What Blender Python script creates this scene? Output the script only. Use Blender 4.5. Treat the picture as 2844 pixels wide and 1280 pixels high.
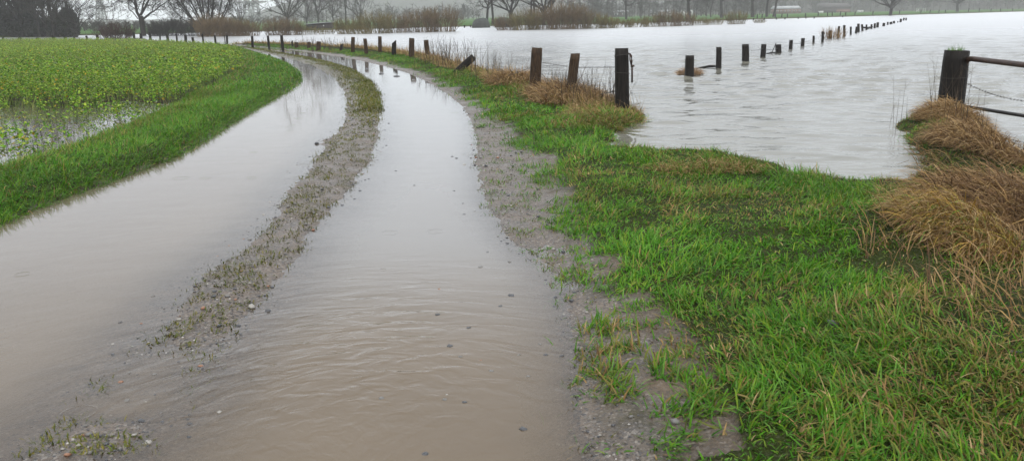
import bpy, math, random
import numpy as np
from mathutils import Vector

# ------------------------------------------------------------------ camera, sky, sun, exposure
for o in list(bpy.data.objects):
    bpy.data.objects.remove(o)
scene = bpy.context.scene
COL = scene.collection
PW, PH, FPX = 2844.0, 1280.0, 2400.0            # size of the photograph and focal length in its pixels
PITCH, ROLL, CZ = math.radians(13.9), math.radians(1.1), 1.6
R0 = np.array([1.0, 0, 0]); U0 = np.array([0, math.sin(PITCH), math.cos(PITCH)])
FW = np.array([0, math.cos(PITCH), -math.sin(PITCH)])
RT = math.cos(ROLL) * R0 - math.sin(ROLL) * U0
UP = math.cos(ROLL) * U0 + math.sin(ROLL) * R0
cd = bpy.data.cameras.new('camera'); cam = bpy.data.objects.new('camera', cd); COL.objects.link(cam)
from mathutils import Matrix
M = Matrix(((RT[0], UP[0], -FW[0], 0), (RT[1], UP[1], -FW[1], 0), (RT[2], UP[2], -FW[2], CZ), (0, 0, 0, 1)))
cam.matrix_world = M
cd.sensor_width = 36.0; cd.lens = FPX / PW * 36.0
cd.clip_start = 0.05; cd.clip_end = 20000
cd.dof.use_dof = True; cd.dof.focus_distance = 15.0; cd.dof.aperture_fstop = 9.0
scene.camera = cam

world = bpy.data.worlds.new('World'); scene.world = world; world.use_nodes = True
wn = world.node_tree; wn.nodes.clear()
SUN_EL, SUN_ROT = math.radians(58), math.radians(165)
sky = wn.nodes.new('ShaderNodeTexSky'); sky.sky_type = 'NISHITA'; sky.sun_disc = False
sky.sun_elevation = SUN_EL; sky.sun_rotation = SUN_ROT
sky.air_density = 1.0; sky.dust_density = 6.0; sky.ozone_density = 1.0
hsv = wn.nodes.new('ShaderNodeHueSaturation'); hsv.inputs['Saturation'].default_value = 0.25
mixw = wn.nodes.new('ShaderNodeMix'); mixw.data_type = 'RGBA'
mixw.inputs['Factor'].default_value = 0.82                 # a closed cloud cover over the clear sky
mixw.inputs[7].default_value = (9.1, 9.6, 10.2, 1)
bgn = wn.nodes.new('ShaderNodeBackground'); bgn.inputs['Strength'].default_value = 0.1
wout = wn.nodes.new('ShaderNodeOutputWorld')
wn.links.new(sky.outputs[0], hsv.inputs['Color']); wn.links.new(hsv.outputs[0], mixw.inputs[6])
wn.links.new(mixw.outputs[2], bgn.inputs[0]); wn.links.new(bgn.outputs[0], wout.inputs[0])

sd = bpy.data.lights.new('sun', 'SUN'); sun = bpy.data.objects.new('sun', sd); COL.objects.link(sun)
sd.energy = 1.5; sd.angle = math.radians(30); sd.color = (1.0, 0.97, 0.93)
_sd = Vector((math.sin(SUN_ROT) * math.cos(SUN_EL), math.cos(SUN_ROT) * math.cos(SUN_EL), math.sin(SUN_EL)))
sun.rotation_euler = _sd.to_track_quat('Z', 'Y').to_euler()

scene.view_settings.view_transform = 'Standard'; scene.view_settings.look = 'None'
scene.view_settings.exposure = 0.45; scene.view_settings.gamma = 1.0
scene.view_settings.use_curve_mapping = False
scene.render.engine = 'CYCLES'
cy = scene.cycles
cy.use_denoising = True
try:
    cy.denoiser = 'OPENIMAGEDENOISE'
except Exception:
    pass
cy.max_bounces = 8; cy.diffuse_bounces = 2; cy.glossy_bounces = 3; cy.transmission_bounces = 4
cy.transparent_max_bounces = 8; cy.volume_bounces = 3
cy.caustics_reflective = False; cy.caustics_refractive = False
cy.use_adaptive_sampling = True; cy.adaptive_threshold = 0.02

# ------------------------------------------------------------------ helpers
rs = np.random.RandomState(7)
random.seed(5)

def ray(x, y):
    return FW + RT * (x - PW / 2) / FPX - UP * (y - PH / 2) / FPX
def G(x, y, z=0.0):                      # where the sight line through a photo point meets height z
    d = ray(x, y); t = (z - CZ) / d[2]
    return np.array([d[0] * t, d[1] * t])
def atY(x, y, Y):                        # where it meets the upright plane at distance Y
    d = ray(x, y); t = Y / d[1]
    return np.array([d[0] * t, Y, CZ + d[2] * t])
def proj(P):
    q = P - np.array([0, 0, CZ]); c = q @ FW
    return PW / 2 + FPX * (q @ RT) / c, PH / 2 - FPX * (q @ UP) / c

def _hash(i, j, s):
    h = (i.astype(np.int64) * 374761393 + j.astype(np.int64) * 668265263 + s * 2147483647) & 0xffffffff
    h = ((h ^ (h >> 13)) * 1274126177) & 0xffffffff
    h = h ^ (h >> 16)
    return (h & 0xffffff) / float(0xffffff)
def vn(x, y, s=0):
    i = np.floor(x); j = np.floor(y); fx = x - i; fy = y - j
    fx = fx * fx * (3 - 2 * fx); fy = fy * fy * (3 - 2 * fy)
    i = i.astype(np.int64); j = j.astype(np.int64)
    a = _hash(i, j, s); b = _hash(i + 1, j, s); c = _hash(i, j + 1, s); d = _hash(i + 1, j + 1, s)
    return (a + (b - a) * fx) * (1 - fy) + (c + (d - c) * fx) * fy
def fbm(x, y, s=0, o=4):
    r = 0; a = 0.5; t = 0
    for k in range(o):
        r = r + a * vn(x, y, s + k * 17); t += a; a *= 0.5; x = x * 2.03 + 5.1; y = y * 2.03 + 1.7
    return r / t                         # 0..1
def ss(a, b, x):
    t = np.clip((x - a) / (b - a), 0, 1); return t * t * (3 - 2 * t)

def mesh_np(name, verts, faces, k, cols=None, smooth=True, attrs=None):
    """faces: flat index list, k corners each (or list of (faces,k))"""
    if not isinstance(faces, list): faces = [(faces, k)]
    me = bpy.data.meshes.new(name)
    verts = np.asarray(verts, np.float32).reshape(-1, 3)
    me.vertices.add(len(verts)); me.vertices.foreach_set('co', verts.ravel())
    li = np.concatenate([np.asarray(f, np.int32).ravel() for f, _ in faces])
    tot = np.concatenate([np.full(np.asarray(f).size // kk, kk, np.int32) for f, kk in faces])
    st = np.concatenate([[0], np.cumsum(tot)[:-1]]).astype(np.int32)
    me.loops.add(len(li)); me.loops.foreach_set('vertex_index', li)
    me.polygons.add(len(tot)); me.polygons.foreach_set('loop_start', st)
    try: me.polygons.foreach_set('loop_total', tot)
    except Exception: pass
    me.update(calc_edges=True)
    if smooth: me.polygons.foreach_set('use_smooth', np.ones(len(tot), bool))
    if cols is not None:
        a = me.color_attributes.new('Col', 'FLOAT_COLOR', 'POINT')
        c = np.ones((len(verts), 4), np.float32); c[:, :3] = cols
        a.data.foreach_set('color', c.ravel())
    for kx, v in (attrs or {}).items():
        a = me.attributes.new(kx, 'FLOAT', 'POINT'); a.data.foreach_set('value', np.asarray(v, np.float32))
    me.validate()
    return me
def obj(name, me, mat=None, parent=None, loc=None):
    o = bpy.data.objects.new(name, me); COL.objects.link(o)
    if mat is not None and me is not None and not me.materials: me.materials.append(mat)
    if parent is not None: o.parent = parent
    if loc is not None: o.location = loc
    return o
def tag(o, label, cat=None, group=None, kind=None):
    o['label'] = label
    if cat: o['category'] = cat
    if group: o['group'] = group
    if kind: o['kind'] = kind
    return o
def empty(name, loc=(0, 0, 0)):
    o = bpy.data.objects.new(name, None); COL.objects.link(o); o.location = loc; return o

class MB:                                # collects small shapes into one mesh
    def __init__(s): s.v = []; s.f3 = []; s.f4 = []; s.n = 0; s.c = []
    def add(s, v, f3=(), f4=(), col=None):
        v = np.asarray(v, float).reshape(-1, 3)
        s.v.append(v)
        for f in f3: s.f3.append([i + s.n for i in f])
        for f in f4: s.f4.append([i + s.n for i in f])
        s.n += len(v)
        if col is not None: s.c.append(np.tile(np.asarray(col, float), (len(v), 1)))
    def box(s, c, d, rz=0.0):
        x, y, z = np.array(d) / 2
        p = np.array([[a * x, b * y, e * z] for e in (-1, 1) for a, b in ((-1, -1), (1, -1), (1, 1), (-1, 1))])
        ca, sa = math.cos(rz), math.sin(rz)
        p = np.stack([p[:, 0] * ca - p[:, 1] * sa, p[:, 0] * sa + p[:, 1] * ca, p[:, 2]], 1) + np.array(c)
        s.add(p, f4=[(0, 3, 2, 1), (4, 5, 6, 7), (0, 1, 5, 4), (1, 2, 6, 5), (2, 3, 7, 6), (3, 0, 4, 7)])
    def tube(s, pts, rad, n=6, cap=True):
        pts = np.asarray(pts, float); m = len(pts)
        rad = np.full(m, rad) if np.isscalar(rad) else np.asarray(rad)
        t = np.gradient(pts, axis=0); t /= np.linalg.norm(t, axis=1)[:, None] + 1e-9
        ref = np.array([0, 0, 1.0]) if abs(t[0, 2]) < 0.9 else np.array([1.0, 0, 0])
        a = np.cross(t, ref); a /= np.linalg.norm(a, axis=1)[:, None] + 1e-9
        b = np.cross(t, a)
        ang = np.arange(n) * 2 * math.pi / n
        v = pts[:, None] + rad[:, None, None] * (a[:, None] * np.cos(ang)[None, :, None] + b[:, None] * np.sin(ang)[None, :, None])
        f4 = [(i * n + j, i * n + (j + 1) % n, (i + 1) * n + (j + 1) % n, (i + 1) * n + j) for i in range(m - 1) for j in range(n)]
        f3 = []
        if cap:
            f3 = [(0, j + 1, j) for j in range(1, n - 1)] + [((m - 1) * n, (m - 1) * n + j, (m - 1) * n + j + 1) for j in range(1, n - 1)]
        s.add(v.reshape(-1, 3), f3, f4)
    def mesh(s, name, smooth=True):
        fs = []
        if s.f4: fs.append((np.array(s.f4), 4))
        if s.f3: fs.append((np.array(s.f3), 3))
        return mesh_np(name, np.concatenate(s.v), fs, 0, np.concatenate(s.c) if s.c else None, smooth)

# ------------------------------------------------------------------ materials
def mat(name):
    m = bpy.data.materials.new(name); m.use_nodes = True
    nt = m.node_tree; nt.nodes.clear()
    out = nt.nodes.new('ShaderNodeOutputMaterial')
    return m, nt, out
def N(nt, t, **kw):
    n = nt.nodes.new(t)
    for k, v in kw.items():
        if k in n.inputs: n.inputs[k].default_value = v
        else: setattr(n, k, v)
    return n
def L(nt, a, b): nt.links.new(a, b)

def foliage_mat(name, rough=0.45, trans=0.3, spec=0.35, var=0.0):
    m, nt, out = mat(name)
    at = N(nt, 'ShaderNodeAttribute', attribute_name='Col')
    p = N(nt, 'ShaderNodeBsdfPrincipled', Roughness=rough); p.inputs['Specular IOR Level'].default_value = spec
    tr = N(nt, 'ShaderNodeBsdfTranslucent'); mx = N(nt, 'ShaderNodeMixShader'); mx.inputs[0].default_value = trans
    L(nt, at.outputs['Color'], p.inputs['Base Color']); L(nt, at.outputs['Color'], tr.inputs[0])
    L(nt, p.outputs[0], mx.inputs[1]); L(nt, tr.outputs[0], mx.inputs[2]); L(nt, mx.outputs[0], out.inputs[0])
    return m
M_GRASS = foliage_mat('grass_blades', 0.38, 0.28, 0.08)
M_DRY = foliage_mat('dry_grass_blades', 0.6, 0.2, 0.12)
M_CROP = foliage_mat('crop_leaves', 0.5, 0.3, 0.08)

def ground_mat(name, soil, rough_lo, rough_hi, bump, stones=0.0, attr=True, scale=1.0):
    m, nt, out = mat(name)
    geo = N(nt, 'ShaderNodeNewGeometry')
    p = N(nt, 'ShaderNodeBsdfPrincipled')
    n1 = N(nt, 'ShaderNodeTexNoise', Scale=2.5 * scale, Detail=6.0, Roughness=0.65); L(nt, geo.outputs['Position'], n1.inputs['Vector'])
    n2 = N(nt, 'ShaderNodeTexNoise', Scale=55.0 * scale, Detail=3.0, Roughness=0.7); L(nt, geo.outputs['Position'], n2.inputs['Vector'])
    vo = N(nt, 'ShaderNodeTexVoronoi', Scale=75.0 * scale); L(nt, geo.outputs['Position'], vo.inputs['Vector'])
    if attr:
        at = N(nt, 'ShaderNodeAttribute', attribute_name='Col'); base = at.outputs['Color']
    else:
        rgb = N(nt, 'ShaderNodeRGB'); rgb.outputs[0].default_value = (*soil, 1); base = rgb.outputs[0]
    r1 = N(nt, 'ShaderNodeMapRange'); r1.inputs[1].default_value = 0.3; r1.inputs[2].default_value = 0.7
    r1.inputs[3].default_value = 0.62; r1.inputs[4].default_value = 1.3; L(nt, n1.outputs['Fac'], r1.inputs[0])
    r2 = N(nt, 'ShaderNodeMapRange'); r2.inputs[1].default_value = 0.25; r2.inputs[2].default_value = 0.75
    r2.inputs[3].default_value = 0.6; r2.inputs[4].default_value = 1.4; L(nt, n2.outputs['Fac'], r2.inputs[0])
    mu = N(nt, 'ShaderNodeMath', operation='MULTIPLY'); L(nt, r1.outputs[0], mu.inputs[0]); L(nt, r2.outputs[0], mu.inputs[1])
    vm = N(nt, 'ShaderNodeVectorMath', operation='SCALE'); L(nt, base, vm.inputs[0]); L(nt, mu.outputs[0], vm.inputs['Scale'])
    col = vm.outputs[0]
    if stones > 0:                        # small grit of mixed greys
        ramp = N(nt, 'ShaderNodeValToRGB')
        e = ramp.color_ramp.elements; e[0].position = 0.0; e[0].color = (0.03, 0.03, 0.033, 1); e[1].position = 1.0; e[1].color = (0.24, 0.21, 0.18, 1)
        q = e.new(0.5); q.color = (0.10, 0.088, 0.078, 1)
        sep = N(nt, 'ShaderNodeSeparateColor'); L(nt, vo.outputs['Color'], sep.inputs[0]); L(nt, sep.outputs[0], ramp.inputs[0])
        gt = N(nt, 'ShaderNodeMath', operation='GREATER_THAN'); L(nt, sep.outputs[1], gt.inputs[0]); gt.inputs[1].default_value = 1 - stones
        ga = N(nt, 'ShaderNodeAttribute', attribute_name='grit')
        ml = N(nt, 'ShaderNodeMath', operation='MULTIPLY'); L(nt, gt.outputs[0], ml.inputs[0]); L(nt, ga.outputs['Fac'], ml.inputs[1])
        mc = N(nt, 'ShaderNodeMix', data_type='RGBA'); L(nt, ml.outputs[0], mc.inputs[0]); L(nt, col, mc.inputs[6]); L(nt, ramp.outputs[0], mc.inputs[7])
        col = mc.outputs[2]
    L(nt, col, p.inputs['Base Color'])
    rr = N(nt, 'ShaderNodeMapRange'); rr.inputs[1].default_value = 0.35; rr.inputs[2].default_value = 0.65
    rr.inputs[3].default_value = rough_lo; rr.inputs[4].default_value = rough_hi; L(nt, n1.outputs['Fac'], rr.inputs[0])
    gq = N(nt, 'ShaderNodeAttribute', attribute_name='grit'); rm = N(nt, 'ShaderNodeMapRange'); L(nt, gq.outputs['Fac'], rm.inputs[0])
    rm.inputs[1].default_value = 0.1; rm.inputs[2].default_value = 0.7; rm.inputs[3].default_value = 0.5; rm.inputs[4].default_value = 0.0
    ra = N(nt, 'ShaderNodeMath', operation='ADD', use_clamp=True); L(nt, rr.outputs[0], ra.inputs[0]); L(nt, rm.outputs[0], ra.inputs[1]); L(nt, ra.outputs[0], p.inputs['Roughness'])
    rs_ = N(nt, 'ShaderNodeMapRange'); L(nt, gq.outputs['Fac'], rs_.inputs[0]); rs_.inputs[1].default_value = 0.1; rs_.inputs[2].default_value = 0.7; rs_.inputs[3].default_value = 0.04; rs_.inputs[4].default_value = 0.38
    L(nt, rs_.outputs[0], p.inputs['Specular IOR Level'])
    bm1 = N(nt, 'ShaderNodeBump', Strength=bump, Distance=0.012); L(nt, n2.outputs['Fac'], bm1.inputs['Height'])
    bm2 = N(nt, 'ShaderNodeBump', Strength=bump * 0.8, Distance=0.01, invert=True); L(nt, vo.outputs['Distance'], bm2.inputs['Height']); L(nt, bm1.outputs[0], bm2.inputs['Normal'])
    L(nt, bm2.outputs[0], p.inputs['Normal'])
    L(nt, p.outputs[0], out.inputs[0])
    return m
M_TRACK = ground_mat('wet_gravel_and_mud', (0.1, 0.08, 0.06), 0.28, 0.6, 0.8, 0.35)
M_SOIL = M_TRACK
M_MEADOW = ground_mat('far_meadow', (0.07, 0.12, 0.03), 0.7, 0.9, 0.2, scale=0.2)

def water_mat(name, mud, bump_fine, fine_scale, bump_coarse, coarse_scale, stretch, rough=0.02, clear=False):
    m, nt, out = mat(name)
    geo = N(nt, 'ShaderNodeNewGeometry')
    mp = N(nt, 'ShaderNodeMapping'); mp.inputs['Scale'].default_value = (stretch, 1, 1); mp.inputs['Rotation'].default_value = (0, 0, math.radians(12))
    L(nt, geo.outputs['Position'], mp.inputs['Vector'])
    n1 = N(nt, 'ShaderNodeTexNoise', Scale=fine_scale, Detail=3.0, Roughness=0.55); L(nt, mp.outputs[0], n1.inputs['Vector'])
    n2 = N(nt, 'ShaderNodeTexNoise', Scale=coarse_scale, Detail=2.0, Roughness=0.5); L(nt, mp.outputs[0], n2.inputs['Vector'])
    b1 = N(nt, 'ShaderNodeBump', Strength=bump_fine, Distance=0.01); L(nt, n1.outputs['Fac'], b1.inputs['Height'])
    b2 = N(nt, 'ShaderNodeBump', Strength=bump_coarse, Distance=0.05); L(nt, n2.outputs['Fac'], b2.inputs['Height']); L(nt, b1.outputs[0], b2.inputs['Normal'])
    nrm = b2.outputs[0]
    if clear:                             # rings left by rain drops
        vr_ = N(nt, 'ShaderNodeTexVoronoi', Scale=2.3); L(nt, geo.outputs['Position'], vr_.inputs['Vector'])
        sp = N(nt, 'ShaderNodeSeparateColor'); L(nt, vr_.outputs['Color'], sp.inputs[0])
        def mth(op, a, b=None):
            q = N(nt, 'ShaderNodeMath', operation=op)
            for i_, v_ in enumerate((a, b)):
                if v_ is None: continue
                if isinstance(v_, (int, float)): q.inputs[i_].default_value = v_
                else: L(nt, v_, q.inputs[i_])
            return q.outputs[0]
        r0_ = mth('ADD', mth('MULTIPLY', sp.outputs[0], 0.16), 0.05)
        xx = mth('DIVIDE', mth('SUBTRACT', vr_.outputs['Distance'], r0_), 0.016)
        gg = mth('EXPONENT', mth('MULTIPLY', mth('MULTIPLY', xx, xx), -1.0))
        gg = mth('MULTIPLY', mth('MULTIPLY', gg, mth('COSINE', mth('MULTIPLY', xx, 1.6))), mth('GREATER_THAN', sp.outputs[1], 0.5))
        b4 = N(nt, 'ShaderNodeBump', Strength=0.3, Distance=0.003); L(nt, gg, b4.inputs['Height']); L(nt, nrm, b4.inputs['Normal']); nrm = b4.outputs[0]
        if clear == 'ruffled':            # curved gusts of fine ripples spreading over the front of the puddle
            c_ = G(1000, 1330); sx = N(nt, 'ShaderNodeSeparateXYZ'); L(nt, geo.outputs['Position'], sx.inputs[0])
            dx_, dy_ = mth('SUBTRACT', sx.outputs[0], float(c_[0])), mth('SUBTRACT', sx.outputs[1], float(c_[1]))
            rad_ = mth('SQRT', mth('ADD', mth('MULTIPLY', dx_, dx_), mth('MULTIPLY', dy_, dy_)))
            cb = N(nt, 'ShaderNodeCombineXYZ'); L(nt, mth('MULTIPLY', rad_, 10.0), cb.inputs[0]); L(nt, mth('MULTIPLY', mth('ARCTAN2', dy_, dx_), 5.0), cb.inputs[1]); L(nt, mth('MULTIPLY', dx_, 1.6), cb.inputs[2])
            n6 = N(nt, 'ShaderNodeTexNoise', Scale=1.0, Detail=2.5, Roughness=0.5, Distortion=0.6); L(nt, cb.outputs[0], n6.inputs['Vector'])
            rf = N(nt, 'ShaderNodeAttribute', attribute_name='ruffle')
            b6 = N(nt, 'ShaderNodeBump', Strength=0.7, Distance=0.03); L(nt, mth('MULTIPLY', n6.outputs['Fac'], rf.outputs['Fac']), b6.inputs['Height']); L(nt, nrm, b6.inputs['Normal']); nrm = b6.outputs[0]
    else:                                 # gusts
        n5 = N(nt, 'ShaderNodeTexNoise', Scale=0.7, Detail=3.0, Roughness=0.6); L(nt, mp.outputs[0], n5.inputs['Vector'])
        b5 = N(nt, 'ShaderNodeBump', Strength=0.3, Distance=0.14); L(nt, n5.outputs['Fac'], b5.inputs['Height']); L(nt, nrm, b5.inputs['Normal']); nrm = b5.outputs[0]
    fr = N(nt, 'ShaderNodeFresnel', IOR=1.333); L(nt, nrm, fr.inputs['Normal'])
    gl = N(nt, 'ShaderNodeBsdfGlossy', Roughness=rough)
    if not clear:                         # waves too small to see singly
        ar = N(nt, 'ShaderNodeAttribute', attribute_name='chop'); L(nt, ar.outputs['Fac'], gl.inputs['Roughness'])
    gl.inputs['Color'].default_value = (0.97, 0.98, 1.0, 1) if clear else (0.85, 0.855, 0.865, 1); L(nt, nrm, gl.inputs['Normal'])
    df = N(nt, 'ShaderNodeBsdfDiffuse')
    n3 = N(nt, 'ShaderNodeTexNoise', Scale=0.9, Detail=3.0); L(nt, geo.outputs['Position'], n3.inputs['Vector'])
    mc = N(nt, 'ShaderNodeMix', data_type='RGBA'); mc.inputs[6].default_value = (*[c * 0.85 for c in mud], 1); mc.inputs[7].default_value = (*[c * 1.15 for c in mud], 1)
    L(nt, n3.outputs['Fac'], mc.inputs[0]); L(nt, mc.outputs[2], df.inputs[0])
    if clear:                             # brown in front, greyer further on; left rut's darker reflection in the colour
        sa = N(nt, 'ShaderNodeAttribute', attribute_name='grey_and_reflection'); ms = N(nt, 'ShaderNodeMix', data_type='RGBA')
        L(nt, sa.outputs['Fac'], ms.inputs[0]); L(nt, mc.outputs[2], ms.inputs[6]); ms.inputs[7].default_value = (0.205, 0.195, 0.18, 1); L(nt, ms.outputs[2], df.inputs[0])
    body = df.outputs[0]
    if clear:                             # silt thickens with the depth of the puddle
        at = N(nt, 'ShaderNodeAttribute', attribute_name='depth')
        a1 = N(nt, 'ShaderNodeMath', operation='MULTIPLY'); L(nt, at.outputs['Fac'], a1.inputs[0]); a1.inputs[1].default_value = -26.0
        a2 = N(nt, 'ShaderNodeMath', operation='EXPONENT'); L(nt, a1.outputs[0], a2.inputs[0])
        tb = N(nt, 'ShaderNodeBsdfTransparent'); tb.inputs[0].default_value = (0.93, 0.9, 0.86, 1)
        mb = N(nt, 'ShaderNodeMixShader'); L(nt, a2.outputs[0], mb.inputs[0]); L(nt, df.outputs[0], mb.inputs[1]); L(nt, tb.outputs[0], mb.inputs[2])
        body = mb.outputs[0]
    mx = N(nt, 'ShaderNodeMixShader'); L(nt, fr.outputs[0], mx.inputs[0]); L(nt, body, mx.inputs[1]); L(nt, gl.outputs[0], mx.inputs[2])
    L(nt, mx.outputs[0], out.inputs[0])
    return m
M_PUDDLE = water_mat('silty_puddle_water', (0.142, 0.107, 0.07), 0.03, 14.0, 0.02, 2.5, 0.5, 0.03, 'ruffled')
M_FLOOD = water_mat('flood_water', (0.17, 0.165, 0.135), 0.3, 9.0, 0.5, 2.2, 0.6, 0.05)
M_FIELDW = water_mat('field_water', (0.15, 0.13, 0.10), 0.03, 10.0, 0.02, 2.0, 0.6, 0.02, True)

def simple_mat(name, c1, c2, scale=8.0, rough=0.7, spec=0.3, stretch=(1, 1, 1), bump=0.3, metallic=0.0, coord='Object'):
    m, nt, out = mat(name)
    tc = N(nt, 'ShaderNodeTexCoord'); mp = N(nt, 'ShaderNodeMapping'); mp.inputs['Scale'].default_value = stretch
    L(nt, tc.outputs[coord], mp.inputs['Vector'])
    n = N(nt, 'ShaderNodeTexNoise', Scale=scale, Detail=6.0, Roughness=0.65); L(nt, mp.outputs[0], n.inputs['Vector'])
    r = N(nt, 'ShaderNodeValToRGB'); r.color_ramp.elements[0].position = 0.33; r.color_ramp.elements[1].position = 0.68
    r.color_ramp.elements[0].color = (*c1, 1); r.color_ramp.elements[1].color = (*c2, 1); L(nt, n.outputs['Fac'], r.inputs[0])
    p = N(nt, 'ShaderNodeBsdfPrincipled', Roughness=rough, Metallic=metallic); p.inputs['Specular IOR Level'].default_value = spec
    L(nt, r.outputs[0], p.inputs['Base Color'])
    b = N(nt, 'ShaderNodeBump', Strength=bump, Distance=0.02); L(nt, n.outputs['Fac'], b.inputs['Height']); L(nt, b.outputs[0], p.inputs['Normal'])
    L(nt, p.outputs[0], out.inputs[0])
    return m
M_WOOD_DK = simple_mat('wet_dark_oak', (0.005, 0.0042, 0.0038), (0.021, 0.0175, 0.0145), 9, 0.55, 0.12, (6, 6, 0.6), 0.6)
M_WOOD_BR = simple_mat('wet_brown_oak', (0.012, 0.008, 0.005), (0.072, 0.044, 0.025), 9, 0.6, 0.12, (6, 6, 0.6), 0.7)
M_RUST = simple_mat('rusted_steel', (0.02, 0.011, 0.008), (0.075, 0.038, 0.025), 14, 0.5, 0.5, (1, 1, 1), 0.3, 0.3)
M_IRON = simple_mat('dark_wet_iron', (0.012, 0.012, 0.012), (0.04, 0.036, 0.033), 14, 0.45, 0.5, (1, 1, 1), 0.2, 0.4)
M_WIRE = simple_mat('old_wire', (0.02, 0.018, 0.016), (0.06, 0.05, 0.045), 30, 0.6, 0.4)
M_BARK = simple_mat('wet_bark', (0.012, 0.011, 0.009), (0.034, 0.03, 0.025), 4, 0.85, 0.2, (1, 1, 0.4), 0.3)
M_BARK_PALE = simple_mat('pale_twigs', (0.03, 0.028, 0.024), (0.065, 0.06, 0.052), 4, 0.9, 0.2, (1, 1, 0.4), 0.2)
M_WILLOW = simple_mat('willow_shoots', (0.085, 0.06, 0.03), (0.20, 0.135, 0.07), 1.2, 0.8, 0.2, (1, 1, 1), 0.1)
M_WILLOW_OL = simple_mat('olive_shoots', (0.085, 0.073, 0.026), (0.21, 0.165, 0.06), 1.2, 0.8, 0.2, (1, 1, 1), 0.1)
M_BRAMBLE = simple_mat('red_brown_stems', (0.022, 0.009, 0.008), (0.07, 0.032, 0.024), 2.0, 0.7, 0.2)
M_IVY = simple_mat('ivy_leaves', (0.008, 0.012, 0.006), (0.024, 0.03, 0.016), 1.5, 0.55, 0.3)
M_STALK = simple_mat('dry_stalks', (0.03, 0.022, 0.015), (0.10, 0.075, 0.05), 5.0, 0.8, 0.2)
M_STONE = []
for nm, a, b in (('slate_stone', (0.03, 0.032, 0.036), (0.085, 0.085, 0.09)), ('grey_stone', (0.08, 0.075, 0.07), (0.2, 0.19, 0.175)),
                 ('pale_stone', (0.2, 0.185, 0.165), (0.4, 0.38, 0.34)), ('rusty_stone', (0.16, 0.07, 0.04), (0.35, 0.18, 0.1))):
    M_STONE.append(simple_mat(nm, a, b, 22, 0.3, 0.5, (1, 1, 1), 0.3))
M_SHED = simple_mat('tarred_boards', (0.03, 0.024, 0.022), (0.075, 0.06, 0.055), 3, 0.8, 0.2, (4, 4, 0.5), 0.3)
M_SHEET = simple_mat('weathered_sheet_roof', (0.22, 0.23, 0.24), (0.4, 0.41, 0.42), 2, 0.5, 0.4)
M_BRICK = simple_mat('dull_brick', (0.12, 0.07, 0.055), (0.22, 0.13, 0.1), 3, 0.85, 0.2)
M_PLASTER = simple_mat('old_plaster', (0.3, 0.29, 0.27), (0.45, 0.43, 0.4), 1, 0.85, 0.2)
M_TILE = simple_mat('dark_roof_tiles', (0.05, 0.045, 0.045), (0.11, 0.1, 0.1), 2, 0.8, 0.2)
M_WHITE = simple_mat('white_paint', (0.55, 0.55, 0.54), (0.78, 0.78, 0.76), 2, 0.5, 0.3)
M_GLASS = simple_mat('dark_panes', (0.02, 0.022, 0.025), (0.05, 0.055, 0.06), 2, 0.15, 0.6)
M_TARP = simple_mat('dark_cover', (0.018, 0.022, 0.02), (0.06, 0.065, 0.06), 1.2, 0.7, 0.25)
M_STEEL = simple_mat('galvanised_steel', (0.045, 0.047, 0.05), (0.08, 0.083, 0.086), 2, 0.6, 0.4)
M_HILL = simple_mat('wooded_slope', (0.02, 0.02, 0.017), (0.055, 0.052, 0.045), 0.05, 0.95, 0.1, (1, 1, 1), 0.0, 0.0)

# ------------------------------------------------------------------ lie of the land
def curve(pts):                          # x of a track line as a function of the distance Y
    p = np.array(sorted([(q[1], q[0]) for q in pts]))
    ys = np.linspace(p[0, 0], p[-1, 0], 600); xs = np.interp(ys, p[:, 0], p[:, 1])
    def fn(Y):
        w = np.maximum(0.4, 0.08 * np.abs(Y)); r = 0
        for k in (-1, -0.5, 0, 0.5, 1): r = r + np.interp(Y + k * w, ys, xs)
        return r / 5
    return fn
def px(lst, z=0.0): return [tuple(G(a, b, z)) for a, b in lst]
FAR = [(-21.5, 66), (-28, 76), (-38, 92), (-46, 97), (-60, 103), (-110, 112)]
xLV = curve([(-3.9, -8), (-4.0, 3)] + px([(0, 622), (250, 522), (400, 478), (520, 425), (640, 347), (740, 287), (830, 237), (843, 222), (835, 200), (790, 172), (740, 156), (690, 143)]) + [(-17.1, 56.2), (-21.5, 64), (-27, 72), (-38, 88), (-50, 95)])
xFD = curve([(-5.2, -8), (-5.4, 3)] + px([(0, 480), (150, 440), (330, 372), (480, 310), (600, 247), (672, 205), (682, 170), (665, 146)]) + [(-19.2, 58), (-23.4, 66), (-29, 74), (-40, 90), (-52, 97)])
xML = curve([(-2.0, -8), (-1.95, 3)] + px([(440, 930), (470, 850), (560, 770), (680, 680), (760, 600), (800, 530), (850, 470), (905, 400), (950, 345), (962, 310), (955, 262), (930, 217), (880, 186), (800, 161), (720, 146)]) + [(-16.4, 55), (-20, 62), (-25, 71), (-36, 87), (-48, 94)])
xMR = curve([(-1.45, -8), (-1.4, 3)] + px([(640, 920), (740, 840), (790, 770), (880, 660), (960, 560), (1030, 480), (1060, 400), (1065, 320), (1060, 265), (1040, 227), (980, 191), (880, 163), (780, 147)]) + [(-15.7, 54.5), (-19.2, 61), (-24, 70), (-35, 86), (-47, 93)])
xRG = curve([(-0.1, -8), (0.1, 3), (0.1, 5.0)] + px([(1310, 600), (1280, 480), (1290, 400), (1285, 335), (1250, 282), (1180, 230), (1090, 192), (980, 166), (880, 150)]) + [(-14.0, 52.8), (-18.2, 60), (-23, 69), (-34, 85), (-46, 92)])
xVR = curve([(0.35, -8), (0.33, 3)] + px([(1620, 1100), (1600, 900), (1550, 720), (1515, 560), (1440, 440), (1385, 372), (1330, 312), (1275, 268), (1180, 214), (1080, 180), (960, 155), (800, 138)]) + [(-16.7, 57.5), (-21, 65), (-27, 74), (-37, 90), (-49, 97)])
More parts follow.
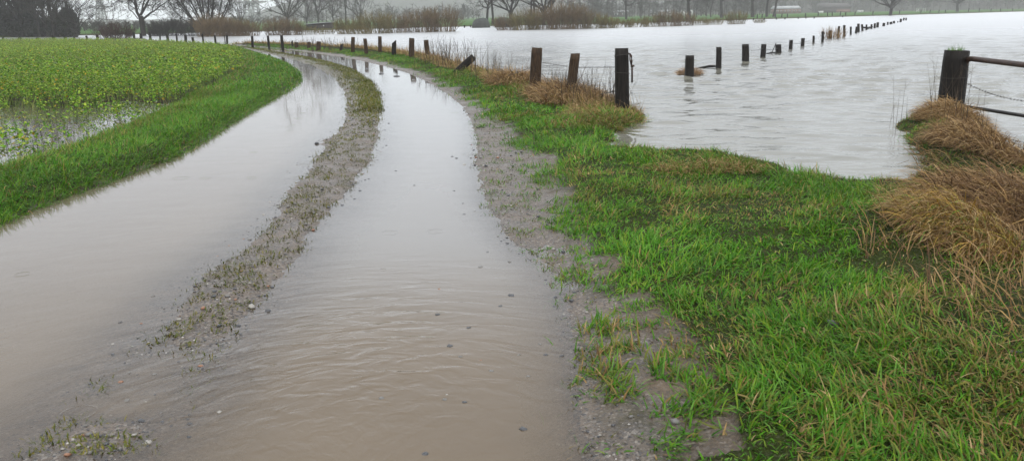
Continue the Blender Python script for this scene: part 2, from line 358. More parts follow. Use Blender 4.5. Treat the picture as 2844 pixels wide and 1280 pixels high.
# shoreline of the near land, from far left to the right foreground
SHORE = FAR[::-1] + [(-16.2, 59.5), (-12.2, 55), (-8.6, 49), (-6.0, 44), (-4.2, 39), (-2.6, 34), (-1.2, 28), (0.1, 23.5), (0.95, 20), (1.6, 17), (2.1, 15.2),
         (2.28, 14.2), (2.12, 13.2), (1.62, 12.2), (1.42, 11.2), (1.38, 10.6), (1.7, 10.4), (2.4, 10.3), (2.75, 9.6), (2.95, 8.8), (3.3, 8.45), (3.8, 8.4), (4.2, 8.8), (4.45, 9.6),
         (4.8, 10.6), (5.2, 11.6), (5.6, 12.6), (6.0, 13.0), (6.4, 12.8), (6.45, 12.2), (6.1, 10.9), (5.6, 9.6), (5.25, 8.5), (5.1, 7.4), (5.2, 5), (6.0, 3), (6.5, -20)]
SHORE = np.array(SHORE)
LANDPOLY = np.concatenate([SHORE, [(-400, -20), (-400, 113)]])
FARB = np.array([(-500, 112), (-150, 113), (-100, 116), (-76, 122), (-66, 131), (-54.8, 134.5), (-29, 141), (-12, 153), (-5, 155), (10, 152), (22, 154), (51.5, 184), (101, 229), (165, 284), (260, 360), (600, 480)])
FARPOLY = np.concatenate([FARB, [(2500, 480), (2500, 3000), (-2500, 3000), (-2500, 112)]])
def polydist(x, y, P):
    d = np.full(x.shape, 1e9)
    for (ax, ay), (bx, by) in zip(P[:-1], P[1:]):
        ex, ey = bx - ax, by - ay; l2 = ex * ex + ey * ey
        t = np.clip(((x - ax) * ex + (y - ay) * ey) / l2, 0, 1)
        d = np.minimum(d, (x - ax - t * ex) ** 2 + (y - ay - t * ey) ** 2)
    return np.sqrt(d)
def inside(x, y, P):
    P = np.asarray(P); c = np.zeros(x.shape, bool); n = len(P); j = n - 1
    for i in range(n):
        xi, yi = P[i]; xj, yj = P[j]
        if yi != yj:
            c ^= ((yi > y) != (yj > y)) & (x < (xj - xi) * (y - yi) / (yj - yi) + xi)
        j = i
    return c
def near_sd(x, y): return np.where(inside(x, y, LANDPOLY), 1, -1) * polydist(x, y, SHORE)
def far_sd(x, y): return np.where(inside(x, y, FARPOLY), 1, -1) * polydist(x, y, FARB)
def ppoly(pts): return np.array([G(a, b) for a, b in pts])
MUD1 = ppoly([(1640, 850), (1780, 820), (1880, 890), (1960, 1010), (2020, 1130), (2060, 1280), (1900, 1300), (1800, 1180), (1690, 1040), (1630, 930)])
MUD2 = ppoly([(1420, 430), (1540, 440), (1560, 480), (1480, 500), (1400, 480)])
MUD3 = ppoly([(1600, 730), (1720, 720), (1730, 770), (1640, 780)])
DRYP = ppoly([(2525, 395), (2560, 470), (2640, 500), (2620, 570), (2480, 640), (2385, 730), (2430, 790), (2540, 830), (2620, 930), (2760, 1010), (3100, 1030), (3100, 380)])
YELP = ppoly([(2440, 490), (2530, 440), (2660, 480), (2640, 600), (2520, 660), (2420, 620)])

YELP2 = ppoly([(2440, 800), (2560, 940), (2680, 1080), (2720, 1290), (3100, 1290), (3100, 980), (2600, 840)])

def terrain(x, y):
    sdn = near_sd(x, y); sdf = far_sd(x, y)
    n1 = fbm(x * 1.1, y * 1.1, 3) - 0.5; n2 = fbm(x * 5.0, y * 5.0, 11) - 0.5; n3 = fbm(x * 17.0, y * 17.0, 23, 3) - 0.5
    lv, fd, ml, mr, rg, vr = xLV(y), xFD(y), xML(y), xMR(y), xRG(y), xVR(y)
    # land right of the track: low grass, a ridge along the fences
    zr = 0.015 + 0.05 * ss(0, 0.7, x - vr) + 0.05 * n1 + 0.03 * n2
    ridge = np.where(y > 11.5, ss(0.15, 0.6, sdn) * (1 - ss(0.6, 1.5, sdn)), 0) * 0.09 * ss(11.5, 13.5, y) * ss(0.1, 0.6, x - vr)
    rb = ss(0.1, 0.5, sdn) * (1 - ss(0.7, 1.5, sdn)) * 0.13 * (1 - ss(13.2, 13.6, y)) * ss(4.2, 4.8, x)
    rb = rb + 0.12 * np.exp(-(((x - 2.75) / 0.5) ** 2 + ((y - 5.9) / 0.8) ** 2))
    inl = np.exp(-(((x - 3.6) / 1.1) ** 2 + ((y - 8.0) / 0.8) ** 2)) * 0.05
    zr = zr + ridge + rb - inl
    # verge on the left and the field
    zl = 0.015 + 0.10 * ss(0, 0.45, lv - x) + 0.03 * n1 + 0.02 * n2
    wet = 1 - ss(15.5, 21, y + 0.25 * (x + 8))
    zf = -0.045 * wet + 0.05 * (1 - wet) * (1 - 0.8 * ss(30, 60, y)) + 0.06 * n1 * (1 - 0.3 * wet) + 0.03 * n2
    wf = ss(-0.25, 0.35, fd - x)
    zl = zl * (1 - wf) + zf * wf
    # track: two sunken ruts, a raised strip between, a flat gravel shore on the right
    m = np.minimum(x - ml, mr - x)
    bias = np.interp(y, [-8, 2.9, 3.25, 3.45, 3.9, 4.25, 4.6, 6, 70], [-0.02, 0.016, 0.014, -0.02, -0.016, 0.014, 0.03, 0.03, 0.03])
    zm = bias * ss(-0.05, 0.22, m) + (-0.075) * ss(0.0, 0.7, -m) - 0.006 + 0.018 * n1 * 1.2 + 0.016 * n2 + 0.014 * n3
    sh = np.interp(y, [-8, 4.2, 5.2, 6.2, 70], [-0.03, -0.016, -0.004, 0.010, 0.02])
    wr = ss(-0.3, 0.25, x - rg)
    zm = np.where(x > (mr + rg) / 2, (-0.085) * (1 - wr) + sh * wr + 0.012 * n1 + 0.014 * n2 + 0.012 * n3, zm)
    zm = np.where((x > (mr + rg) / 2) & (x < rg), np.minimum(zm, 0.3), zm)
    cen = (mr + rg) / 2
    zm = zm - 0.03 * np.exp(-((x - cen) / 0.5) ** 2)
    fr = np.interp(y, [22, 32, 45], [0, 0.008, 0.012])           # further off the ruts are only half full
    zm = zm + fr * (0.4 + 1.2 * n1)
    z = np.where(x < lv, zl, np.where(x > vr, zr, zm))
    blend = ss(-0.18, 0.18, x - vr) * (np.abs(x - vr) < 0.18)
    z = np.where(np.abs(x - vr) < 0.18, zm * (1 - blend) + zr * blend, z)
    bl = ss(-0.12, 0.1, lv - x)
    z = np.where(np.abs(x - lv) < 0.12, zm * (1 - bl) + zl * bl, z)
    z = np.where(inside(x, y, MUD1) & (x > vr), np.minimum(z, 0.03 + 0.03 * n2 + 0.02 * n3), z)
    # shore
    edge = ss(-0.45, 0.3, sdn + 0.18 * (n2 + n1))
    z = np.where(sdn < 0.6, -0.3 + (z + 0.3) * edge, z)
    z = np.where(sdn < -0.5, -0.3, z)
    zfar = -0.3 + 0.5 * ss(-2, 2.5, sdf) + 0.0016 * np.clip(sdf, 0, 600) + 0.1 * n1
    z = np.where(sdf > -2.5, np.maximum(z, zfar), z)
    return z

rowsY = np.concatenate([np.linspace(-8, 1.2, 14)[:-1], np.exp(np.arange(math.log(1.2), math.log(62), 0.0082)), np.exp(np.arange(math.log(62.5), math.log(2400), 0.035))])
us = np.linspace(-1, 1, 430); us = us * (0.68 + 0.27 * us ** 2)
GY, GU = np.meshgrid(rowsY, us, indexing='ij')
GX = GU * (np.maximum(GY, 0) + 4.0)
GX = np.where(GY > 120, GU * (124 + (GY - 120) * 1.25), GX)
GZ = terrain(GX, GY)
nr, nc = GX.shape
idx = np.arange(nr * nc).reshape(nr, nc)
QUADS = np.stack([idx[:-1, :-1], idx[:-1, 1:], idx[1:, 1:], idx[1:, :-1]], -1).reshape(-1, 4)
def cellmean(A): return 0.25 * (A[:-1, :-1] + A[:-1, 1:] + A[1:, 1:] + A[1:, :-1]).ravel()
def cellmin(A): return np.minimum.reduce([A[:-1, :-1], A[:-1, 1:], A[1:, 1:], A[1:, :-1]]).ravel()
cx, cyy = cellmean(GX), cellmean(GY)
near_in = inside(cx, cyy, LANDPOLY); far_in = far_sd(cx, cyy) > -2.5
c_track = (cx > xLV(cyy) - 0.02) & (cx < xVR(cyy) + 0.02) & (cyy < 96) & near_in
c_field = (cx < xFD(cyy) + 0.1) & (cyy < 104) & near_in
c_far = far_in & ~near_in
c_ground = ~(c_track | c_field | c_far)
# ground colours (what the soil is made of)
n1 = fbm(GX * 0.9, GY * 0.9, 41); n2 = fbm(GX * 6, GY * 6, 51)
colT = np.stack([0.098 + 0.05 * n2, 0.077 + 0.04 * n2, 0.06 + 0.032 * n2], -1)
mid = np.minimum(GX - xML(GY), xMR(GY) - GX)
moss = ss(-0.1, 0.15, mid) * ss(12, 26, GY) * ss(0.35, 0.6, n1)
colT = colT * (1 - moss[..., None]) + np.array([0.07, 0.075, 0.02]) * moss[..., None]
colG = np.stack([0.022 + 0.02 * n2, 0.018 + 0.018 * n2, 0.011 + 0.008 * n2], -1)
gr = ss(0.0, 0.06, GZ)[..., None] * 0.8
colG = colG * (1 - gr) + np.array([0.022, 0.034, 0.006]) * gr
inm = (inside(GX, GY, MUD1) | inside(GX, GY, MUD2) | inside(GX, GY, MUD3))[..., None]
colG = np.where(inm, np.stack([0.085 + 0.04 * n2, 0.066 + 0.03 * n2, 0.048 + 0.02 * n2], -1), colG)
colF = np.stack([0.055 + 0.0 * n2, 0.11 + 0.02 * n2, 0.028 + 0 * n2], -1) * (0.75 + 0.5 * fbm(GX * 0.02, GY * 0.06, 61))[..., None]
rim = (1 - ss(2, 9, far_sd(GX, GY)))[..., None]
colF = colF * (1 - rim) + np.array([0.05, 0.048, 0.02]) * rim
tb = ss(-0.05, 0.42, GX - xVR(GY) + 0.5 * (n2 - 0.5)) + ss(-0.12, 0.12, xLV(GY) - GX + 0.3 * (n2 - 0.5))
tb = np.clip(tb, 0, 1)
grit = (1 - tb) * 0.85 + 0.12 + 0.3 * inm[..., 0]
colG = colT * (1 - tb[..., None]) + colG * tb[..., None]; colT = colG
GA = {'grit': grit}
Vg = np.stack([GX, GY, GZ], -1).reshape(-1, 3)
def submesh(name, mask, V, cols=None, attrs=None):
    q = QUADS[mask]; u, inv = np.unique(q, return_inverse=True)
    return mesh_np(name, V[u], inv.reshape(-1, 4), 4, None if cols is None else cols.reshape(-1, 3)[u], True, None if attrs is None else {k: v.ravel()[u] for k, v in attrs.items()})
ground = obj('ground', submesh('ground', c_ground, Vg, colG, GA), M_SOIL); ground['kind'] = 'structure'; ground['label'] = 'wet grassy ground beside the flooded track'
track = obj('track', submesh('track', c_track, Vg, colT, GA), M_TRACK); track['kind'] = 'structure'; track['label'] = 'muddy gravel farm track with two flooded wheel ruts'
field = obj('field', submesh('field', c_field, Vg, colG, GA), M_SOIL); field['kind'] = 'structure'; field['label'] = 'dark wet soil of the crop field left of the track'
meadow = obj('meadow', submesh('meadow', c_far, Vg, colF), M_MEADOW); meadow['kind'] = 'structure'; meadow['label'] = 'green meadow on the far bank of the flood'

# ------------------------------------------------------------------ water
pond = np.zeros_like(GX)
# small waves in the puddle: rings spreading from the front of the right rut, and rain rings
amp = 1 - ss(8, 20, GY)
pond += 0.0016 * amp * (fbm(GX * 3.0 + 9, GY * 7.0, 73, 2) - 0.5)
rc = G(880, 1010); rc2 = G(1080, 840)
ruffle = 0.75 * np.exp(-((GX - rc[0]) / 0.85) ** 2 - ((GY - rc[1]) / 0.75) ** 2) + 0.5 * np.exp(-((GX - rc2[0]) / 0.7) ** 2 - ((GY - rc2[1]) / 0.8) ** 2) + 0.05 * (1 - ss(5, 9, GY))
Vp = np.stack([GX, GY, pond], -1).reshape(-1, 3)
depth = np.clip(pond - GZ, 0, 1)
mleft = 0.5 * (xLV(cyy) + xFD(cyy))
land_mid = np.where(cyy > 12.5, 0.5 * (xVR(cyy) + np.interp(cyy, SHORE[::-1][(SHORE[::-1, 1] > 13) & (SHORE[::-1, 0] < 3), 1][::1], SHORE[::-1][(SHORE[::-1, 1] > 13) & (SHORE[::-1, 0] < 3), 0])), xVR(cyy) + 0.75)
zmin = cellmin(GZ)
w_field = (cx < mleft) & (cyy < 104) & near_in
w_track = (cx >= mleft) & (cx < land_mid) & (cyy < 98) & near_in
w_flood = ~(w_field | w_track)
pud = obj('puddle', submesh('puddle', w_track & (zmin < 0.012) & (cyy > -8), Vp, None, {'depth': depth, 'ruffle': ruffle, 'grey_and_reflection': ss(3.6, 6.5, GY + 0.8 * (fbm(GX * 0.8, GY * 0.8, 77) - 0.5)) * 0.9 * (0.25 + 0.75 * ss(-0.2, 0.4, GX - xML(GY)))}), M_PUDDLE)  # left rut held browner, its darker reflection painted into the water colour
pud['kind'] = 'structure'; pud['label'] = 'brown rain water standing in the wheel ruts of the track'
Vf = np.stack([GX, GY, pond * 0], -1).reshape(-1, 3)
fw = obj('field_water', submesh('field_water', w_field & (zmin < 0.012), Vf, None, {'depth': depth}), M_FIELDW)
fw['kind'] = 'structure'; fw['label'] = 'shallow water standing between the crop plants'
# wind waves on the flood
wv = np.zeros_like(GX); r2 = np.random.RandomState(3)
calm = ss(0.0, 5.0, -near_sd(GX, GY)) * 0.65 + 0.35
cellY = GY * 0.0084
for k in range(46):
    lam = 0.28 * (1.09 ** k) if k < 24 else r2.uniform(0.5, 2.2)
    th = math.radians(255) + r2.normal(0, 0.75)
    kx, ky = math.cos(th) / lam, math.sin(th) / lam
    a_ = 0.0034 * lam * (2.1 if lam < 0.9 else 0.65)
    keep = ss(1.8, 3.5, lam / np.maximum(cellY, 0.01))
    ph = r2.uniform(0, 6.28)
    grp = 0.3 + 1.4 * vn(GX * 0.5 / max(lam, .5) + k * 3.3, GY * 0.3 / max(lam, .5) + k * 1.7, 90 + k)
    wv += a_ * keep * grp * np.sin(2 * math.pi * (kx * GX + ky * GY) + ph)
wv = (wv + 0.55 * np.abs(wv)) * calm * 0.9 * (1 - ss(45, 60, GY))
Vw = np.stack([GX, GY, wv], -1).reshape(-1, 3)
flood = obj('flood_water', submesh('flood_water', w_flood & (zmin < 0.03) & (cyy < 520), Vw, None, {'chop': np.interp(GY, [8, 20, 60, 130], [0.03, 0.08, 0.26, 0.4])}), M_FLOOD)
flood['kind'] = 'structure'; flood['label'] = 'wide grey flood water with small wind waves over the meadows'
# ------------------------------------------------------------------ grass
def blades(P, az, Ln, w, th0, bend, c0, c1, ns=3, floor=None, twist=0.5, rr=rs):
    """curved tapering ribbons rooted at P"""
    n = len(P); lev = ns + 1
    pos = P.copy(); pts = [pos.copy()]
    for k in range(ns):
        a = th0 - bend * (k + 0.5) / ns
        st = Ln / ns
        pos = pos + np.stack([np.cos(a) * np.cos(az) * st, np.cos(a) * np.sin(az) * st, np.sin(a) * st], 1)
        if floor is not None: pos[:, 2] = np.maximum(pos[:, 2], floor + 0.008 * (k + 1))
        pts.append(pos.copy())
    az2 = az + math.pi / 2 + rr.normal(0, twist, n)
    side = np.stack([np.cos(az2), np.sin(az2), rr.normal(0, 0.25, n)], 1)
    V = []; C = []
    for k in range(lev - 1):
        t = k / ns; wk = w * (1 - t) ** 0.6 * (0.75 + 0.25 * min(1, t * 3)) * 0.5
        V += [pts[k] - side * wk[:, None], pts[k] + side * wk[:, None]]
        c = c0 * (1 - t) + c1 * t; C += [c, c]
    V.append(pts[-1]); C.append(c1)
    m = 2 * (lev - 1) + 1
    V = np.stack(V, 1).reshape(-1, 3); C = np.stack(C, 1).reshape(-1, 3)
    b = (np.arange(n) * m)[:, None]
    f4 = [np.concatenate([b + 2 * k, b + 2 * k + 1, b + 2 * k + 3, b + 2 * k + 2], 1) for k in range(lev - 2)]
    f3 = np.concatenate([b + m - 3, b + m - 2, b + m - 1], 1)
    return V, (np.concatenate(f4) if f4 else np.zeros((0, 4), int)), f3, C
class Acc:
    def __init__(s): s.V = []; s.Q = []; s.T = []; s.C = []; s.n = 0
    def add(s, r):
        V, q, t, C = r
        s.V.append(V); s.Q.append(q + s.n); s.T.append(t + s.n); s.C.append(C); s.n += len(V)
    def mesh(s, name):
        fs = []
        q = np.concatenate(s.Q); t = np.concatenate(s.T)
        if len(q): fs.append((q, 4))
        if len(t): fs.append((t, 3))
        return mesh_np(name, np.concatenate(s.V), fs, 0, np.concatenate(s.C), True)
def sample(n, y0, y1, a, xlim=None):
    """n ground points in the widening strip ahead, thinning out as Y^-a per area"""
    u = rs.rand(n); e = 2 - a
    Y = (y0 ** e + u * (y1 ** e - y0 ** e)) ** (1 / e) if abs(e) > 1e-6 else y0 * (y1 / y0) ** u
    X = (rs.rand(n) * 2 - 1) * (0.63 * Y + 0.9)
    return X, Y
def mixc(cols, n, p=None):
    cols = np.array(cols); i = rs.choice(len(cols), n, p=p)
    return cols[i] * (0.75 + 0.5 * rs.rand(n))[:, None]
GREEN = [(0.065, 0.195, 0.010), (0.085, 0.22, 0.016), (0.12, 0.25, 0.04), (0.045, 0.155, 0.012), (0.15, 0.235, 0.02)]
YELG = [(0.15, 0.17, 0.03), (0.2, 0.18, 0.04), (0.11, 0.15, 0.03), (0.22, 0.17, 0.06)]
STRAW = [(0.32, 0.21, 0.085), (0.25, 0.15, 0.06), (0.42, 0.30, 0.15), (0.17, 0.10, 0.045)]
OLIVE = [(0.11, 0.11, 0.022), (0.085, 0.10, 0.02), (0.16, 0.14, 0.03), (0.085, 0.11, 0.02)]
BROWNG = [(0.13, 0.075, 0.035), (0.19, 0.11, 0.05), (0.25, 0.15, 0.07), (0.33, 0.22, 0.11), (0.09, 0.052, 0.028)]

def strip(n, y0, y1, a, lo, hi):
    u = rs.rand(n); e = 1 - a
    Y = (y0 ** e + u * (y1 ** e - y0 ** e)) ** (1 / e) if abs(e) > 1e-6 else y0 * (y1 / y0) ** u
    l_, h_ = lo(Y), hi(Y)
    return l_ + rs.rand(n) * (h_ - l_), Y
def grass_points(kind, n, y0, y1, a):
    """1 grass right of the track, 2 left verge, 3 strip between the ruts, 4 gravel shore"""
    if kind == 1: X, Y = sample(n, y0, y1, a)
    elif kind == 5: X, Y = strip(n, y0, y1, a, lambda y: xVR(y) - 0.25, lambda y: xVR(y) + np.interp(y, [12, 25, 60], [2.6, 1.9, 1.6]))
    elif kind == 2: X, Y = strip(n, y0, y1, a, lambda y: np.maximum(xFD(y) - 0.4, -0.66 * y - 0.6), lambda y: xLV(y) + 0.2)
    elif kind == 3: X, Y = strip(n, y0, y1, a, lambda y: xML(y) - 0.15, lambda y: xMR(y) + 0.15)
    else: X, Y = strip(n, y0, y1, a, lambda y: xRG(y) - 0.25, lambda y: xVR(y) + 0.15)
    lv, fd, ml, mr, rg, vr = xLV(Y), xFD(Y), xML(Y), xMR(Y), xRG(Y), xVR(Y)
    sdn = near_sd(X, Y)
    c1 = fbm(X * 2.2, Y * 2.2, 101); c2 = fbm(X * 9, Y * 9, 103, 3)
    if kind in (1, 5):
        dens = ss(-0.05, 0.4, X - vr + 0.9 * (c1 - 0.5) + 0.5 * (c2 - 0.5)) * (0.35 + 0.65 * ss(0.36, 0.5, c2))
        mud = inside(X, Y, MUD1) | inside(X, Y, MUD2) | inside(X, Y, MUD3)
        dens = np.where(mud, dens * (0.95 * ss(0.46, 0.57, c2) + 0.05), dens)
        dens = np.where(inside(X, Y, DRYP), dens * 0.45, dens)
        dens = dens * (X > vr - 0.3) * ss(-0.3, -0.02, sdn + 0.5 * (c2 - 0.5))
        zlim = -0.07
    elif kind == 2:
        dens = ((X < lv + 0.05 + 0.3 * (c2 - 0.5)) & (X > fd - 0.25 + 0.5 * (c1 - 0.5))) * (0.5 + 0.5 * ss(0.3, 0.45, c2)); zlim = -0.09
    elif kind == 3:
        m = np.minimum(X - ml, mr - X); q = (X - ml) / np.maximum(mr - ml, 0.1)
        dens = ss(-0.1, 0.12, m) * np.where(Y < 13, 1.0 * ss(0.46, 0.57, c2) + 0.06, (0.15 + 0.85 * ss(0.2, 0.6, q + 0.6 * (c1 - 0.5))) * np.interp(Y, [13, 16, 22], [0.6, 1.0, 1.0])); zlim = -0.014
    else:
        dens = (0.05 + 0.95 * ss(0.53, 0.66, c2)) * ss(-0.6, 0.6, (X - rg) / np.maximum(vr - rg, .2) + 0.6 * (c1 - .5)) * np.interp(Y, [3, 4.2, 5, 8, 20], [0.2, 0.6, 0.8, 0.9, 0.6]); zlim = -0.016
    k = rs.rand(n) < dens
    X, Y, c1, sdn = X[k], Y[k], c1[k], sdn[k]
    Z = terrain(X, Y); k = Z > zlim
    return X[k], Y[k], Z[k], c1[k], sdn[k]
acc = Acc()
for (kd, n, y0, y1, a, ns, ws) in ((1, 195000, 2.4, 7, 0.9, 3, 1.6), (1, 260000, 7, 14, 1.2, 2, 1.7), (5, 90000, 12, 60, 0.9, 2, 2.8), (2, 62000, 6, 20, 0.5, 2, 1.5), (2, 30000, 20, 62, 0.9, 2, 3.2),
                                   (3, 44000, 3, 13, 0.7, 2, 1.5), (3, 50000, 13, 58, 0.9, 2, 3.2), (4, 52000, 3, 14, 0.8, 2, 1.3)):
    X, Y, Z, c1, sdn = grass_points(kd, n, y0, y1, a)
    n = len(X); kind = np.full(n, 1 if kd == 5 else kd); print('grass', kd, n)
    yel = ss(0.45, 0.68, fbm(X * 1.3 + 7, Y * 1.3, 111)) * (kind == 1) * 0.42
    yel = np.where(inside(X, Y, YELP2), 0.6, yel)
    yel = np.where(inside(X, Y, YELP), 0.75, yel)
    yel = np.where(inside(X, Y, DRYP), 0.6, yel)
    bank = (kind == 1) & (Y > 12) & (sdn < 0.9)
    yel = np.where(bank, 0.75, yel)
    edge2 = (kind == 2) & (X - xFD(Y) < 0.5); yel = np.where(edge2, 0.35, yel)
    c = mixc(GREEN, n); t = rs.rand(n)
    c = np.where((t < yel)[:, None], mixc(YELG, n), c)
    c = np.where((rs.rand(n) < 0.035 + 0.14 * (yel > 0.4))[:, None], mixc(STRAW, n), c)
    if kd == 3: c = mixc(OLIVE, n)
    c = np.where(((kind == 4) & (rs.rand(n) < 0.5))[:, None], mixc(OLIVE, n), c)
    c = c * (0.72 + 0.6 * fbm(X * 0.7, Y * 0.7, 121))[:, None]
    ln = np.select([kind == 1, kind == 2, kind == 3], [0.05 + 0.085 * ss(0.35, 0.7, c1), 0.10 + 0.05 * c1, 0.045], 0.05) * (0.55 + 0.8 * rs.rand(n))
    ln = np.where((kind == 1) & (Z < 0.02), ln * 0.8, ln) * np.where(Y < 7, 0.85, 1.0)
    ln = np.where((kind == 3) & (Y > 15), ln * 1.7, ln)
    w = (0.0042 + 0.003 * rs.rand(n)) * ws
    flow = 2 * math.pi * fbm(X * 0.55, Y * 0.55, 131) * 2
    az = np.where(rs.rand(n) < 0.5, flow + rs.normal(0, 0.7, n), rs.rand(n) * 6.283)
    el = (kind == 2) & (xLV(Y) - X < 0.25); az = np.where(el, rs.normal(-0.3, 0.8, n), az)
    th0 = np.radians(rs.uniform(15, 85, n)); bend = np.radians(rs.uniform(10, 130, n))
    acc.add(blades(np.stack([X, Y, Z - 0.01], 1), az, ln, w, th0, bend, c * 0.9, c * 1.1, ns))  # blade feet a little dimmer, mild ground shade put into the colour
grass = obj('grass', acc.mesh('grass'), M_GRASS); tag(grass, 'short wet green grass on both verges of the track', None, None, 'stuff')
print('grass verts', acc.n)

# longer dead grass lying along the fence bank and on the right foreground
dry = Acc()
def dry_patch(accu, X, Y, ln, w, az, cols, th=(40, 88), bend=(60, 150), ns=4, lift=0.0, dark=0.9):  # dark dims the blade feet: slight shade carried in the colour
    n = len(X); Z = terrain(X, Y) + lift
    c = mixc(cols, n)
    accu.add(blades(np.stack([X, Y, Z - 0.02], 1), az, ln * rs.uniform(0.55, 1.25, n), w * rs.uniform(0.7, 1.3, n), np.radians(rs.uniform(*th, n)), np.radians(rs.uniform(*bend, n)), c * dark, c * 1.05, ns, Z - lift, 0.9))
# bank along the left fence
_q = SHORE[(SHORE[:, 1] > 13.1) & (SHORE[:, 0] < 3)][::-1]
xSH = lambda y: np.interp(y, _q[:, 1], _q[:, 0])
n = 26000
X, Y = strip(n, 13.2, 64, 0.85, lambda y: xSH(y) - np.interp(y, [13, 30, 60], [1.25, 1.0, 0.9]), lambda y: xSH(y) - 0.1)
f = fbm(X * 1.2, Y * 0.6, 141)
k = (X > xVR(Y) + 0.45) & (rs.rand(n) < 0.2 + 0.8 * ss(0.38, 0.56, f))
X, Y = X[k], Y[k]; print('bank', len(X))
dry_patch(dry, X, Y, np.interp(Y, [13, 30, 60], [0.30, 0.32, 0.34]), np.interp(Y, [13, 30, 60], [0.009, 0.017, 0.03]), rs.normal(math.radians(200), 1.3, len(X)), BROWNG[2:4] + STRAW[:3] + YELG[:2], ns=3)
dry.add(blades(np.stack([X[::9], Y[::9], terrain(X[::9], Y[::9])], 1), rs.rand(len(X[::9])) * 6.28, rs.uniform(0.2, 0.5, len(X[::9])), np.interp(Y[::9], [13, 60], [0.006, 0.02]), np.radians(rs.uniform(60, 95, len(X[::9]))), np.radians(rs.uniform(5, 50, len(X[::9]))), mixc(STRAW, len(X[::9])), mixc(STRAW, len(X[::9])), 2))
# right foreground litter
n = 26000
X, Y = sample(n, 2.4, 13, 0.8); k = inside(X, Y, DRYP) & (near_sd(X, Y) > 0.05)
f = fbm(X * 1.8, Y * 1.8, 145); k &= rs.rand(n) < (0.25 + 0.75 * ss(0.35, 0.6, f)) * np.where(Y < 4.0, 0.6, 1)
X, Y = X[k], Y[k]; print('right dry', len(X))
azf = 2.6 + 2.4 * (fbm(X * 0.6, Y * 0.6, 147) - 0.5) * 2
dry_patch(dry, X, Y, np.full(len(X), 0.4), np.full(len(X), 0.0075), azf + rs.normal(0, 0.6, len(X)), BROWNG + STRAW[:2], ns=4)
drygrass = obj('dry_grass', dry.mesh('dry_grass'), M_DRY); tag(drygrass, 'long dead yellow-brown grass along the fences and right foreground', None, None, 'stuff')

def tussock(name, label, cx_, cy_, rx, ry, h, n, ln, w, cols, az0=None, spread=3.2, th=(35, 90), bend=(70, 160), green=0.0, grp=None, base=None):
    a = Acc(); r = np.sqrt(rs.rand(n)); t = rs.rand(n) * 6.283
    X = cx_ + r * np.cos(t) * rx; Y = cy_ + r * np.sin(t) * ry
    Z = (terrain(X, Y) if base is None else np.full(n, base)) ; zz = Z + h * np.maximum(0, 1 - r ** 2) * rs.uniform(0.2, 1.0, n)
    az = t + rs.normal(0, 0.6, n) if az0 is None else az0 + rs.normal(0, spread, n)
    c = mixc(cols, n)
    if green: c = np.where((rs.rand(n) < green)[:, None], mixc(GREEN[:3], n), c)
    a.add(blades(np.stack([X, Y, zz - 0.02], 1), az, ln * rs.uniform(0.5, 1.1, n), w * rs.uniform(0.7, 1.3, n), np.radians(rs.uniform(*th, n)), np.radians(rs.uniform(*bend, n)), c * 0.9, c * 1.05, 4, Z, 0.9))  # feet of the blades toned down, soft shade painted into them
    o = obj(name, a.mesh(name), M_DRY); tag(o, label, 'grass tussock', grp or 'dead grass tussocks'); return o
tussock('grass_tussock', 'tall straw-brown grass mound piled round the leaning gate post', 5.84, 11.3, 0.34, 0.8, 0.22, 4200, 0.28, 0.009, BROWNG[1:4] + STRAW[:3], None)
tussock('grass_tussock', 'long brown grass bank under the barbed wire at the right edge', 5.05, 8.9, 0.36, 1.3, 0.14, 5200, 0.36, 0.009, BROWNG + STRAW[:3], math.radians(200), 1.0)
tussock('grass_tussock', 'golden-brown tussock lying over to the left in the right foreground', 2.98, 5.6, 0.3, 0.6, 0.18, 3200, 0.34, 0.008, STRAW[:3] + BROWNG[1:2] + [(0.36, 0.22, 0.05), (0.30, 0.24, 0.05)], math.radians(195), 0.6, green=0.06)
tussock('grass_tussock', 'dark brown flattened tussock right of the golden one', 3.9, 6.6, 0.55, 0.9, 0.18, 4600, 0.45, 0.010, BROWNG + STRAW[:2], math.radians(170), 0.8)
tussock('grass_tussock', 'low tawny tussock pressed flat on the green grass by the flood', 2.0, 8.55, 0.6, 0.3, 0.09, 1300, 0.26, 0.007, STRAW[:3] + YELG[:1], math.radians(250), 0.9, green=0.2)
tussock('grass_tussock', 'straw tussock heaped at the foot of the two brown posts', 1.15, 16.4, 0.8, 1.5, 0.20, 2600, 0.40, 0.014, BROWNG[1:] + STRAW, None)
tussock('grass_tussock', 'yellow-green tussock around the foot of the tall dark post', 1.55, 13.0, 0.6, 0.8, 0.03, 1700, 0.2, 0.012, STRAW[:3] + YELG, None, green=0.25)
tussock('grass_tussock', 'brown tussock left of the two brown posts on the bank', 0.15, 20.4, 0.65, 1.1, 0.18, 1300, 0.40, 0.016, BROWNG[1:] + STRAW[:2], None)
tussock('grass_tussock', 'small orange straw tuft round the nearest flooded post', *G(1915, 208), 0.30, 0.28, 0.16, 620, 0.30, 0.012, [(0.33, 0.2, 0.1), (0.25, 0.14, 0.06), (0.4, 0.27, 0.15)], None, base=0.0)
cl = G(2312, 108)
tussock('rush_clump', 'clump of upright brown rushes between two flooded posts', cl[0], cl[1], 0.7, 0.5, 0.1, 150, 0.75, 0.028, BROWNG[1:] + STRAW[:1], None, th=(60, 95), bend=(5, 35), base=0.0)

